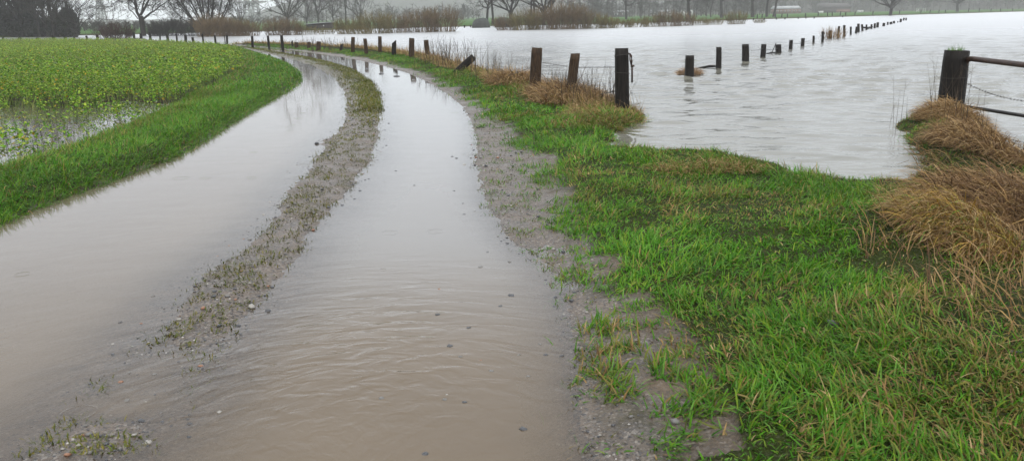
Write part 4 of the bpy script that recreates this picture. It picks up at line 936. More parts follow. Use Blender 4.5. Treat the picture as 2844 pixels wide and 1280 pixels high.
# bare stalks standing in the bank
def stalks(name, label, pts, n, h, rad, r, cat='weeds', group='bare winter stalks', lean=0.25, branch=2):
    mb = MB()
    for _ in range(n):
        c = random.choice(pts); x, y = c[0] + random.gauss(0, rad), c[1] + random.gauss(0, rad); z = tz(x, y)
        hh = h * random.uniform(0.45, 1.1); a_ = random.uniform(0, 6.28); ln = abs(random.gauss(0, lean)) * hh
        p = [np.array([x + math.cos(a_) * ln * t ** 1.6, y + math.sin(a_) * ln * t ** 1.6, max(z, -0.05) + hh * t]) for t in (0, 0.35, 0.7, 1)]
        mb.tube(p, [r, r * 0.85, r * 0.65, r * 0.35], 4, False)
        for _b in range(random.randint(0, branch)):
            t = random.uniform(0.35, 0.9); q = p[0] + (p[-1] - p[0]) * t; v = np.array([random.uniform(-1, 1), random.uniform(-1, 1), random.uniform(0.6, 1.6)]) * hh * 0.16
            mb.tube([q, q + v * 0.6, q + v], [r * 0.6, r * 0.5, r * 0.3], 3, False)
    o = obj(name, mb.mesh(name), M_STALK); tag(o, label, None, None, 'stuff'); return o
stalks('bare_stalks', 'clump of bare dark stalks between the leaning and fallen posts', [G(1215, 165, .2), G(1235, 172, .2), G(1255, 178, .2), G(1275, 182, .2)], 120, 0.85, 0.45, 0.0055)
stalks('bare_stalks', 'thin stalks right of the fallen post on the bank', [G(1330, 198, .2), G(1365, 205, .2), G(1390, 210, .2)], 55, 0.6, 0.35, 0.0045)
stalks('bare_stalks', 'thorny stalks between the leaning brown post and the tall dark post', [(1.35, 15.4), (1.55, 14.8), (1.6, 14.3), (1.2, 16.2)], 95, 0.62, 0.22, 0.0035)
stalks('bare_stalks', 'low tangle of stalks between the two brown posts', [(0.9, 17.4), (1.15, 17.0)], 70, 0.4, 0.25, 0.0035, lean=0.7)
stalks('bare_stalks', 'sparse stalks on the bank near the chipped stump', [G(905, 136, .15), G(925, 137, .15), G(840, 130, .15)], 60, 0.7, 0.7, 0.009)
stalks('bare_stalks', 'few pale grass stems standing before the leaning gate post', [(5.6, 11.6), (5.9, 11.3), (5.5, 10.3)], 34, 0.75, 0.25, 0.0028)

# ------------------------------------------------------------------ trees
def seg_mesh(name, S, sides=4):
    """S rows: p0(3) p1(3) r0 r1 -> open prisms"""
    S = np.asarray(S, float); p0, p1, r0, r1 = S[:, :3], S[:, 3:6], S[:, 6], S[:, 7]
    t = p1 - p0; t /= np.linalg.norm(t, axis=1)[:, None] + 1e-9
    ref = np.where(np.abs(t[:, 2:3]) < 0.9, np.array([[0, 0, 1.0]]), np.array([[1.0, 0, 0]]))
    a = np.cross(t, ref); a /= np.linalg.norm(a, axis=1)[:, None] + 1e-9; b = np.cross(t, a)
    V = []
    for pp, rr_ in ((p0, r0), (p1, r1)):
        for k in range(sides):
            an = 2 * math.pi * k / sides; V.append(pp + rr_[:, None] * (a * math.cos(an) + b * math.sin(an)))
    V = np.stack(V, 1).reshape(-1, 3); bs = (np.arange(len(S)) * 2 * sides)[:, None]
    F = np.concatenate([np.concatenate([bs + k, bs + (k + 1) % sides, bs + sides + (k + 1) % sides, bs + sides + k], 1) for k in range(sides)])
    return mesh_np(name, V, F, 4, None, True)
def unit(v): return v / (np.linalg.norm(v) + 1e-9)
def limb(out, r, p, d, Lg, rad, depth, up, wob, spread, rmin, kids=(3, 5), nseg=5):
    pts = [p]; n = nseg
    for k in range(n):
        d = unit(d + r.normal(0, wob, 3) + np.array([0, 0, up]))
        q = p + d * Lg / n; r0 = rad * (1 - 0.75 * k / n); r1 = rad * (1 - 0.75 * (k + 1) / n)
        out.append((*p, *q, max(r0, rmin), max(r1, rmin))); p = q; pts.append((p, d, r1, (k + 1) / n))
    if depth > 0:
        for _ in range(r.randint(kids[0], kids[1] + 1)):
            i = r.randint(1, n + 1); q, dq, rq, t = pts[i]
            nd = unit(dq + r.normal(0, spread, 3) + np.array([0, 0, 0.1]))
            limb(out, r, q, nd, Lg * r.uniform(0.45, 0.75), max(rq * r.uniform(0.5, 0.8), rmin), depth - 1, up, wob * 1.1, spread, rmin, kids, max(3, nseg - 1))
def tree_segments(seed, H, trunk_r, fork, nlimb, depth=3, spread=0.65, wob=0.16, up=0.06, rmin=0.012, limb_ang=(20, 65), lean=0.0, kids=(3, 5)):
    r = np.random.RandomState(seed); T, B = [], []
    p = np.zeros(3); d = unit(np.array([lean, 0, 1.0])); n = 4; h = fork * H
    for k in range(n):
        q = p + unit(d + r.normal(0, 0.05, 3)) * h / n
        fl = 1.35 if k == 0 else 1.0
        T.append((*p, *q, trunk_r * (1 - 0.25 * k / n) * fl, trunk_r * (1 - 0.25 * (k + 1) / n))); p = q
    T[0] = (0, 0, -0.4, *T[0][3:])
    for i in range(nlimb):
        az = 2 * math.pi * (i + r.uniform(-.3, .3)) / nlimb; el = math.radians(r.uniform(*limb_ang))
        dd = np.array([math.cos(az) * math.sin(el), math.sin(az) * math.sin(el), math.cos(el)])
        st = p - np.array([0, 0, r.uniform(0, 0.35) * h * (i % 3)]) * 0.6
        limb(B, r, st, dd, (H - h) * r.uniform(0.6, 1.0), trunk_r * r.uniform(0.4, 0.62), depth, up, wob, spread, rmin, kids)
    limb(B, r, p, d, (H - h), trunk_r * 0.7, depth, up, wob, spread, rmin, kids)
    return T, B
TREES = {}
def tree_proto(key, mtl, **kw):
    T, B = tree_segments(**kw); TREES[key] = (seg_mesh('trunk', T, 8), seg_mesh('crown', B, 3)); 
    for m in TREES[key]: m.materials.append(mtl)
    print('tree', key, len(B))
tree_proto('oak_a', M_BARK, seed=1, H=11, trunk_r=0.33, fork=0.26, nlimb=6, depth=4, rmin=0.013, limb_ang=(30, 75), kids=(3, 4))
tree_proto('oak_b', M_BARK, seed=2, H=12, trunk_r=0.30, fork=0.34, nlimb=5, depth=4, rmin=0.013, limb_ang=(25, 70), kids=(3, 4))
tree_proto('ash', M_BARK, seed=3, H=13, trunk_r=0.22, fork=0.42, nlimb=4, depth=4, rmin=0.013, limb_ang=(15, 45), up=0.1, kids=(3, 4))
tree_proto('round', M_BARK_PALE, seed=4, H=9, trunk_r=0.22, fork=0.2, nlimb=8, depth=4, rmin=0.018, limb_ang=(15, 70), up=0.1, kids=(3, 4), spread=0.55)
tree_proto('pale', M_BARK_PALE, seed=5, H=10, trunk_r=0.2, fork=0.28, nlimb=6, depth=4, rmin=0.016, limb_ang=(15, 60), kids=(3, 4))
tree_proto('wide', M_BARK, seed=6, H=12, trunk_r=0.42, fork=0.22, nlimb=9, depth=4, rmin=0.014, limb_ang=(45, 88), up=0.02, kids=(3, 4), spread=0.5)
tree_proto('young', M_BARK_PALE, seed=7, H=4.5, trunk_r=0.07, fork=0.4, nlimb=6, depth=3, rmin=0.012, limb_ang=(20, 60), kids=(3, 4))
tree_proto('vase', M_BARK, seed=8, H=9, trunk_r=0.38, fork=0.14, nlimb=9, depth=4, rmin=0.014, limb_ang=(10, 60), up=0.07, kids=(3, 4), spread=0.5)
def tree(key, x, yb, label, Y=None, sc=1.0, rz=None, z=None, group='bare trees beyond the flood', lean=0.0, z0=0.2):
    if Y is None: Y = G(x, yb, z0)[1]
    P = atY(x, yb, Y); zz = tz(P[0], Y) if z is None else z
    e = empty('bare_tree', (P[0], Y, zz)); e.rotation_euler = (0, lean, random.uniform(0, 6.28) if rz is None else rz); e.scale = (sc, sc, sc)
    tag(e, label, 'tree', group)
    for nm, me in zip(('trunk', 'crown'), TREES[key]):
        c = bpy.data.objects.new(nm, me); COL.objects.link(c); c.parent = e
    return e
# the big oak: its limbs laid out as they grow
def zz_(a, b): return ((a - 1025) / 8.587 * 0.0535, (872 - b) / 8.587 * 0.0535)
OAK = [([(1025, 900), (1025, 700), (1022, 560), (1010, 470)], 0.36, 0.33), ([(985, 480), (950, 390), (935, 300), (930, 100), (885, 0), (850, -160), (800, -330)], 0.21, 0.09), ([(925, 260), (880, 190), (800, 130), (690, 115), (590, 90), (460, 180), (370, 205), (335, 150)], 0.10, 0.03),
       ([(1015, 450), (1090, 340), (1150, 230), (1200, 150), (1300, 60), (1335, 0), (1400, -150), (1430, -330)], 0.17, 0.06), ([(1040, 430), (1080, 260), (1130, 130), (1090, 0), (1060, -200), (1080, -420)], 0.14, 0.05),
       ([(1070, 520), (1170, 460), (1250, 405), (1350, 365), (1480, 280), (1600, 220), (1720, 150), (1800, 110)], 0.14, 0.03), ([(1280, 385), (1290, 300), (1390, 215), (1470, 190), (1560, 110)], 0.07, 0.025), ([(950, 520), (850, 390), (760, 320), (740, 215), (770, 140)], 0.08, 0.025),
       ([(930, 110), (800, 100), (650, 0), (520, -90)], 0.08, 0.03), ([(1200, 150), (1330, 90), (1450, 40), (1560, -60)], 0.07, 0.02), ([(960, 150), (1000, 60), (1010, -100), (960, -300)], 0.09, 0.03)]
r_ = np.random.RandomState(12); oT, oB = [], []
for j, (pl, ra, rb_) in enumerate(OAK):
    ydep = 0 if j < 2 else r_.uniform(-0.35, 0.35); pp = []
    for i, (a_, b_) in enumerate(pl):
        x_, z_ = zz_(a_, b_); pp.append(np.array([x_, ydep * i * 0.8 + r_.normal(0, 0.06) * (j > 0), z_]))
    for i in range(len(pp) - 1):
        q0, q1 = ra + (rb_ - ra) * i / (len(pp) - 1), ra + (rb_ - ra) * (i + 1) / (len(pp) - 1)
        (oT if j == 0 else oB).append((*pp[i], *pp[i + 1], q0, q1))
        if j > 0 and i > 0:
            for _ in range(3):
                limb(oB, r_, pp[i] + (pp[i + 1] - pp[i]) * r_.rand(), unit(unit(pp[i + 1] - pp[i]) + r_.normal(0, 0.7, 3)), r_.uniform(0.9, 1.9), max(0.022, q1 * 0.35), 2, 0.03, 0.3, 0.6, 0.012, (3, 5), 4)
oP = G(399, 100.5)
e = empty('bare_tree', (oP[0], oP[1], 0)); tag(e, 'big gnarled oak with sprawling limbs standing alone in the flood', 'tree', 'bare trees beyond the flood')
obj('trunk', seg_mesh('trunk', oT, 10), M_BARK, e); obj('crown', seg_mesh('crown', oB, 4), M_BARK, e); print('oak', len(oB))
# many-stemmed willow
r_ = np.random.RandomState(21); wT, wB = [], []
for i in range(17):
    an = -1.12 + 2.1 * i / 16 + r_.normal(0, 0.04); p = np.array([r_.uniform(-0.5, 0.5), r_.uniform(-0.4, 0.4), -0.2]); d = unit(np.array([math.sin(an), r_.normal(0, 0.22), math.cos(an)]))
    Lg = r_.uniform(5.5, 7.5); n = 7; rad = r_.uniform(0.09, 0.15)
    for k in range(n):
        d = unit(d + np.array([0, 0, 0.09]) + r_.normal(0, 0.05, 3)); q = p + d * Lg / n
        wT.append((*p, *q, rad * (1 - .75 * k / n), rad * (1 - .75 * (k + 1) / n)))
        if k > 1:
            for _ in range(3): limb(wB, r_, q, unit(d + r_.normal(0, 0.5, 3)), r_.uniform(1.0, 2.2), 0.035, 2, 0.08, 0.16, 0.45, 0.012, (3, 5), 4)
        p = q
wP = G(578, 99.5); e = empty('bare_tree', (wP[0], wP[1], 0)); tag(e, 'many-stemmed willow fanning out right of the big oak', 'tree', 'bare trees beyond the flood')
obj('stems', seg_mesh('stems', wT, 6), M_BARK, e); obj('crown', seg_mesh('crown', wB, 3), M_BARK, e); print('willow', len(wB))

TL = [('vase', 212, 104, 'forked bare tree at the right end of the left tree group', None, 0.5), ('round', 135, 104, 'dense bare tree in the middle of the left tree group', None, 1.15), ('ash', 150, 104, 'slim bare tree right of the middle of the left tree group', None, 1.0), ('ash', 128, 103.5, 'slim bare tree behind the dense middle tree of the left group', None, 1.1), ('ash', 95, 103.5, 'slim bare tree left of the dense middle tree', None, 1.05), ('round', 50, 103.5, 'dense bare tree behind the tall ivy column', None, 1.2), ('round', 170, 103.8, 'dense bare tree behind the ivy column in the left group', None, 1.0), ('vase', 70, 104, 'bare tree between the two ivy columns at far left', None, 1.1), ('pale', 110, 104, 'bushy bare tree beside the left ivy column', None, 1.0), ('round', 15, 104, 'bare tree at the left edge of the picture', None, 1.1),
      ('young', 506, 96, 'thin many-stemmed sapling between oak and willow', 128, 1.0), ('round', 800, 70, 'dense round bare tree left of the black shed', 165, 1.15), ('pale', 668, 78, 'small bare tree with an arching limb behind the willow scrub', 135, 0.6), ('pale', 885, 66, 'upright bare tree rising behind the black shed', 190, 1.0), ('pale', 926, 70, 'small pale tree right of the black shed', 200, 0.75),
      ('ash', 962, 66, 'tall pale bare tree, second right of the shed', 215, 1.0), ('round', 1000, 66, 'broad hazy tree at the right end of the shed grove', 220, 0.95), ('round', 852, 66, 'hazy bare tree behind the left end of the shed', 200, 0.9),
      ('oak_b', 1352, 68, 'bare tree leaning left over the first dark heap', None, 0.85), ('ash', 1368, 69, 'straight bare tree between the two dark heaps', None, 1.0), ('oak_a', 1418, 70, 'spreading bare tree behind the second dark heap', None, 0.95), ('ash', 1476, 68, 'slim bare tree, left one of a close pair behind the scrub', None, 0.9), ('ash', 1484, 68, 'slim bare tree, right one of a close pair behind the scrub', None, 0.95),
      ('oak_a', 1511, 68, 'stout spreading tree behind the middle of the scrub', None, 1.0), ('oak_b', 1529, 68, 'bare tree close behind the stout spreading one', None, 0.9), ('pale', 1667, 55, 'pale hazy tree with a rounded crown above the low scrub', 300, 1.1), ('oak_b', 1739, 57, 'forked bare tree in front of the hazy wood', 230, 0.95), ('pale', 1780, 55, 'hazy tree right of the forked one', 260, 0.9), ('pale', 1888, 50, 'hazy fan-shaped tree left of the dark upright trunk', 260, 0.9),
      ('oak_b', 1913, 56, 'dark upright tree with a low side branch', None, 1.25), ('pale', 1935, 52, 'hazy thin tree right of the dark upright trunk', 260, 0.8), ('pale', 1974, 51, 'forked hazy tree between two dark trunks', 250, 0.85), ('oak_b', 2004, 51, 'dark tree with long level branches', None, 1.3), ('oak_b', 2090, 49, 'thick double-trunked tree at the end of the scrub', None, 1.4), ('ash', 2130, 48, 'straight dark trunk, left of the leaning one', None, 1.4),
      ('ash', 2148, 48, 'dark trunk leaning right before the far farmhouse', None, 1.3), ('wide', 2473, 42, 'broad low-crowned oak on the far bank', None, 1.0), ('wide', 2658, 34, 'thick-trunked oak further right on the far bank', None, 1.15), ('young', 2574, 33, 'young planted tree, first right of the broad oak', None, 1.1), ('young', 2636, 30, 'young planted tree left of the thick-trunked oak', None, 1.15), ('young', 2698, 28, 'young planted tree right of the thick-trunked oak', None, 1.2), ('young', 2828, 24, 'young planted tree at the right edge of the picture', None, 1.2)]
for (key, x, yb, lab, Y, sc) in TL:
    tree(key, x, yb, lab, Y, sc, lean=0.2 if 'leaning right' in lab else (-0.1 if 'leaning left' in lab else 0.0), z=0.0 if x < 260 else None, z0=0.0 if x < 260 else 0.2)
# ivy-clad columns
def leaf_cloud(n, rx, ry, h, z0, sz, seed):
    r = np.random.RandomState(seed); t = r.rand(n) * 6.283; z = r.rand(n); prof = np.sin(np.clip(z * 1.05 + 0.12, 0, 1) * math.pi) ** 0.5 * (0.75 + 0.5 * vn(z * 6, t * 1.5, seed))
    rr_ = np.sqrt(r.uniform(0.35, 1, n)); P = np.stack([np.cos(t) * rx * prof * rr_, np.sin(t) * ry * prof * rr_, z0 + z * h], 1)
    d = r.normal(0, 1, (n, 3)); d /= np.linalg.norm(d, axis=1)[:, None]; s = np.cross(d, r.normal(0, 1, (n, 3))); s /= np.linalg.norm(s, axis=1)[:, None]; k = sz * r.uniform(0.6, 1.3, (n, 1))
    V = np.stack([P - d * k, P + s * k * 0.7, P + d * k, P - s * k * 0.7], 1).reshape(-1, 3); b = (np.arange(n) * 4)[:, None]
    return mesh_np('foliage', V, np.concatenate([b, b + 1, b + 2, b + 3], 1), 4, None, False)
for (x, rx, h, lab, sd_) in ((196, 1.35, 4.6, 'ivy-covered column beside the forked tree in the left group', 1), (40, 1.9, 9.0, 'tall dark ivy column at the left edge', 2), (84, 1.2, 7.0, 'second dark ivy column in the left group', 3), (3, 1.4, 8.0, 'dark ivy mass cut by the left edge of the picture', 4), (120, 1.3, 2.6, 'low dark holly bush under the left trees', 5), (62, 1.6, 3.0, 'low dark bush between the ivy columns', 6), (160, 1.1, 3.6, 'dark ivy clump between the middle trees of the left group', 7), (20, 1.7, 3.2, 'broad dark bush at the foot of the left-edge trees', 8), (100, 1.5, 3.8, 'dark ivy clump left of the middle tree in the left group', 9)):
    g = G(x, 103.5); e = empty('ivy_tree', (g[0], g[1], 0.0)); tag(e, lab, 'tree', 'ivy-clad trees')
    obj('foliage', leaf_cloud(4000, rx, rx, h, -0.1, 0.17, sd_), M_IVY, e)
    mb = MB(); mb.tube([(0, 0, -0.3), (0.05, 0, h * 0.5), (0, 0.05, h * 0.9)], [0.2, 0.14, 0.06], 7); obj('trunk', mb.mesh('trunk'), M_BARK, e)

# willow scrub standing in the flood
def scrub_segments(seed, rx, ry, h, n, rbase=0.018, fan=0.55):
    r = np.random.RandomState(seed); S = []
    for _ in range(n):
        bx, by = r.uniform(-1, 1) * rx * 0.75, r.uniform(-1, 1) * ry * 0.7
        p = np.array([bx, by, -0.1]); d = unit(np.array([bx / rx * fan + r.normal(0, 0.18), r.normal(0, 0.22), 1.0])); hh = h * r.uniform(0.55, 1.05) * (1 - 0.35 * (bx / rx) ** 2); m = 4
        for k in range(m):
            d = unit(d + r.normal(0, 0.06, 3)); q = p + d * hh / m
            S.append((*p, *q, rbase * (1 - 0.2 * k), rbase * (1 - 0.2 * (k + 1))))
            if k > 0:
                for _2 in range(3):
                    e_ = unit(d + r.normal(0, 0.3, 3)); l_ = hh * r.uniform(0.2, 0.42); S.append((*q, *(q + e_ * l_), rbase * 0.62, rbase * 0.4))
            p = q
    return S
SCR = {}
for key, a_ in dict(big=(31, 2.2, 1.2, 2.3, 190), mid=(32, 1.7, 1.0, 1.75, 140), low=(33, 1.9, 0.9, 1.15, 100), tall=(34, 1.9, 1.2, 3.0, 190)).items():
    S = scrub_segments(*a_); SCR[key] = S
SCM = {}
def scrub(key, x, yb, label, sc=1.0, ol=False, Y=None, mtl=None, group='willow scrub in the flood'):
    mtl = mtl or (M_WILLOW_OL if ol else M_WILLOW)
    if (key, mtl.name) not in SCM:
        m = seg_mesh('stems', SCR[key], 3); m.materials.append(mtl); SCM[key, mtl.name] = m
    g = G(x, yb) if Y is None else atY(x, yb, Y)[:2]
    o = obj('willow_scrub', SCM[key, mtl.name], None, None, (g[0], g[1], 0)); o.scale = (sc * random.choice((-1, 1)), sc, sc * random.uniform(0.92, 1.05)); tag(o, label, 'shrub', group); return o
for a_ in [('big', 590, 102.5, 'willow scrub at the foot of the many-stemmed willow', 0.95, False), ('mid', 640, 101.5, 'willow scrub, second from the many-stemmed willow', 1.0, False), ('mid', 692, 100.5, 'willow scrub rising behind the gap between the slim track posts', 0.85, False), ('mid', 612, 101, 'dense scrub behind the foot of the willow stems', 1.1, False), ('mid', 665, 100, 'brown scrub thicket between willow and shed', 0.95, True),
           ('big', 772, 98.5, 'round willow scrub left of the black shed', 0.8, False), ('big', 806, 98, 'willow scrub just before the left end of the shed', 0.7, False), ('low', 850, 97, 'thin low scrub in front of the shed', 0.8, True), ('low', 905, 96, 'sparse twigs standing in the water right of the shed', 0.6, True), ('mid', 968, 95, 'small willow scrub right of the shed meadow', 0.9, True), ('low', 1000, 95, 'low scrub filling between two right-hand shrubs', 0.9, True),
           ('big', 1045, 93.5, 'broad scrub behind the upright posts of the bank', 0.95, True), ('mid', 1095, 92, 'scrub sloping down left of the reddish willow scrub', 1.05, False), ('big', 1170, 90, 'reddish willow scrub, left half of the round pair', 1.0, False), ('big', 1222, 89, 'reddish willow scrub, right half of the round pair', 1.05, False),
           ('mid', 1410, 84.5, 'scrub at the left end before the second dark heap', 0.95, False), ('big', 1462, 84, 'scrub below the close pair of slim trees', 0.9, True), ('big', 1505, 83, 'thick scrub below the stout spreading tree', 1.0, False), ('tall', 1562, 82, 'tallest reddish willow scrub in the middle of the flood', 1.0, False), ('tall', 1605, 81, 'tall scrub on the right side of the tallest one', 0.85, False), ('mid', 1650, 80, 'scrub falling away right of the tallest one', 1.0, True), ('mid', 1690, 79, 'olive scrub right end of the tall thicket', 0.75, True),
           ('low', 1722, 77.5, 'low olive scrub, first right of the tall thicket', 0.95, True), ('low', 1765, 76.5, 'low olive scrub, second right of the tall thicket', 0.9, True), ('mid', 1808, 75, 'dark little shrub standing apart in the water', 0.72, True), ('mid', 1858, 74, 'red-brown scrub left of the dark upright trunk', 1.0, False), ('mid', 1898, 72.5, 'red-brown scrub at the dark upright trunk', 0.9, False), ('low', 1945, 71, 'sparse twigs right of the dark upright trunk', 0.8, True), ('low', 1985, 69.5, 'sparse twigs below the level-branched tree', 0.75, True), ('mid', 2045, 68, 'last scrub before open water', 0.85, True), ('low', 2110, 65, 'few twigs in the water below the double trunk', 0.5, True)]:
    scrub(*a_)
# red-brown bush at the back of the crop
S = scrub_segments(41, 1.75, 1.2, 1.45, 230, 0.016, 0.9) + [s_ for s_ in scrub_segments(42, 0.9, 0.6, 3.0, 9, 0.018, 0.8)]
b0 = atY(322, 108, 93.5); o = obj('bramble_bush', seg_mesh('stems', S, 3), M_BRAMBLE, None, (b0[0], 93.5, 0.0)); tag(o, 'red-brown bramble bush with long shoots behind the crop', 'shrub')
for (x, rx, h, lab, sd_) in ((468, 2.0, 1.9, 'dark rounded bush right of the big oak', 11), (540, 1.8, 1.5, 'dark thicket in front of the willow stems', 12), (440, 1.2, 1.2, 'small dark bush behind the posts near the oak', 13)):
    g = G(x, 100.5); S = scrub_segments(sd_ + 60, rx, 1.2, h, 260, 0.014, 0.7)
    o = obj('dark_bush', seg_mesh('stems', S, 3), M_BARK, None, (g[0], g[1], 0)); tag(o, lab, 'shrub', 'dark bushes near the oak')

# ------------------------------------------------------------------ far bank: heaps, shed, houses, pylons
def heap(x, yb, wpx, hpx, label, seed):
    g = G(x, yb, 0.15); k = g[1] / FPX; w, h = wpx * k, hpx * k; nx_, ny_ = 26, 16; V = []; r = np.random.RandomState(seed)
    for i in range(nx_ + 1):
        u = -1 + 2 * i / nx_; hh = h * (1 - abs(u) ** 5) ** 0.6 * (0.92 + 0.08 * math.sin(u * 2.3 + seed))
        for j in range(ny_ + 1):
            t = math.pi * j / ny_; V.append((u * w / 2, -math.cos(t) * w * 0.45, hh * math.sin(t) ** 0.45 + r.uniform(-.03, .03) - 0.05))
    F = [(i * (ny_ + 1) + j, i * (ny_ + 1) + j + 1, (i + 1) * (ny_ + 1) + j + 1, (i + 1) * (ny_ + 1) + j) for i in range(nx_) for j in range(ny_)]
    o = obj('covered_heap', mesh_np('covered_heap', V, np.array(F), 4), M_TARP, None, (g[0], g[1], 0.0)); tag(o, label, 'heap', 'dark covered heaps under the trees')
heap(1336, 75, 50, 27, 'dark loaf-shaped covered heap below the leaning tree', 1); heap(1400, 73.5, 52, 27, 'dark covered heap half hidden by the scrub', 2)
def building(name, label, x0, x1, yb, Y, eave, ridge, wallm, roofm, nwin=0, cat='building', depth=6.0, mono=False, band=None):
    a_ = atY(x0, yb, Y); b_ = atY(x1, yb, Y); w = b_[0] - a_[0]; z0 = tz((a_[0] + b_[0]) / 2, Y) - 0.1
    e = empty(name, ((a_[0] + b_[0]) / 2, Y + depth / 2, z0)); tag(e, label, cat)
    mb = MB(); mb.box((0, 0, eave / 2), (w, depth, eave)); obj('wall', mb.mesh('wall', False), wallm, e)
    o_ = 0.25; mb = MB(); W2, D2 = w / 2 + o_, depth / 2 + o_
    if mono:
        mb.add([(-W2, -D2, eave + 0.0), (W2, -D2, ridge), (W2, D2, ridge), (-W2, D2, eave), (-W2, -D2, eave + 0.1), (W2, -D2, ridge + .1), (W2, D2, ridge + .1), (-W2, D2, eave + .1)], f4=[(0, 3, 2, 1), (4, 5, 6, 7), (0, 1, 5, 4), (1, 2, 6, 5), (2, 3, 7, 6), (3, 0, 4, 7)])
        m2 = MB(); m2.add([(-w / 2, -depth / 2, eave - .02), (w / 2, -depth / 2, eave - .02), (w / 2, -depth / 2, ridge - .02), (w / 2, depth / 2, eave - .02), (w / 2, depth / 2, ridge - .02), (-w / 2, depth / 2, eave - .02)], f3=[(0, 1, 2), (3, 5, 4)], f4=[(1, 3, 4, 2)]); obj('gable', m2.mesh('gable', False), wallm, e)
    else:
        mb.add([(-W2, -D2, eave + 0.02), (W2, -D2, eave + 0.02), (W2, D2, eave + 0.02), (-W2, D2, eave + 0.02), (-W2, 0, ridge), (W2, 0, ridge)], f4=[(0, 1, 5, 4), (2, 3, 4, 5), (0, 3, 2, 1)], f3=[(0, 4, 3), (1, 2, 5)])
    obj('roof', mb.mesh('roof', False), roofm, e)
    for k in range(nwin):
        mb = MB(); mb.box((-w / 2 + w * (k + 0.5) / nwin, -depth / 2 - 0.03, eave * 0.6), (w / nwin * 0.42, 0.08, eave * 0.36)); f_ = obj('window', mb.mesh('window', False), M_WHITE, e)
        mb = MB(); mb.box((-w / 2 + w * (k + 0.5) / nwin, -depth / 2 - 0.06, eave * 0.6), (w / nwin * 0.34, 0.06, eave * 0.29)); obj('pane', mb.mesh('pane', False), M_GLASS, f_)
    if band is not None:
        mb = MB(); mb.box((w * 0.25, -depth / 2 - 0.05, eave * 0.28), (w * 0.48, 0.1, eave * 0.56)); obj('brick_base', mb.mesh('brick_base', False), band, e)
    return e
sh_ = building('field_shed', 'low black wooden shed with pale lean-to roof', 850, 918, 80, 146, 0.80, 1.05, M_SHED, M_SHEET, 0, 'shed', 3.0, True)
mb = MB(); mb.box((-1.35, -1.52, 0.58), (0.9, 0.08, 0.28)); obj('opening', mb.mesh('opening', False), M_GLASS, sh_)
mb = MB(); mb.box((0.9, -1.52, 0.55), (0.14, 0.06, 0.16)); obj('lamp_plate', mb.mesh('lamp_plate', False), M_WHITE, sh_)
building('farmhouse', 'hazy long farmhouse with pale roof on the far meadow', 2155, 2224, 33, 400, 2.2, 3.5, M_BRICK, M_SHEET, 7, depth=8)
building('barn', 'hazy barn with dark steep roof and brick lower wall', 2282, 2362, 30, 430, 2.5, 4.6, M_SHED, M_TILE, 0, depth=10, band=M_BRICK)
building('white_house', 'white house half hidden behind the dark upright trunk', 1888, 1924, 46, 400, 2.6, 4.0, M_WHITE, M_TILE, 3, depth=7)
building('long_stable', 'low hazy stable behind the red-brown scrub', 1810, 1884, 46, 410, 1.9, 2.8, M_PLASTER, M_SHEET, 5, depth=6)
building('timber_stable', 'low pale-roofed stable behind the forked tree', 1700, 1745, 50, 380, 2.2, 2.9, M_SHED, M_SHEET, 2, depth=6)
P = atY(2558, 28, 330); e = empty('field_shelter', (P[0], 330, tz(P[0], 330))); tag(e, 'pale open field shelter with sloping frame on the far meadow', 'shelter')
for sx in (-1.2, 1.2):
    for sy in (-.8, .8):
        mb = MB(); mb.tube([(sx, sy, -0.2), (sx, sy, 1.25)], 0.07, 5); obj('leg', mb.mesh('leg'), M_WHITE, e)
mb = MB(); mb.box((0, 0, 1.3), (2.9, 2.1, 0.12)); obj('roof', mb.mesh('roof', False), M_SHEET, e)
mb = MB(); mb.tube([(-2.0, -.9, 0.0), (-1.25, -.9, 1.25)], 0.07, 5); obj('brace', mb.mesh('brace'), M_WHITE, e)
for i, (x, yb, lab) in enumerate(((2280, 29, 'white caravan-like box before the hazy barn'), (2386, 29, 'small white trough right of the hazy barn'), (2394, 29, 'second small white trough right of the hazy barn'))):
    P = atY(x, yb, 390); w = 1.9 if i == 0 else 0.9; mb = MB(); mb.box((0, 0, 0.5), (w, 1.2, 0.7)); mb.box((0, 0, 0.88), (w * 1.1, 1.35, 0.1)); mb.box((-w * .3, 0, .1), (0.12, 1.0, 0.22)); mb.box((w * .3, 0, .1), (0.12, 1.0, 0.22))
    tag(obj('white_trough' if i else 'white_wagon', mb.mesh('trough', False), M_WHITE, None, (P[0], 390, tz(P[0], 390))), lab, 'trough' if i else 'wagon')
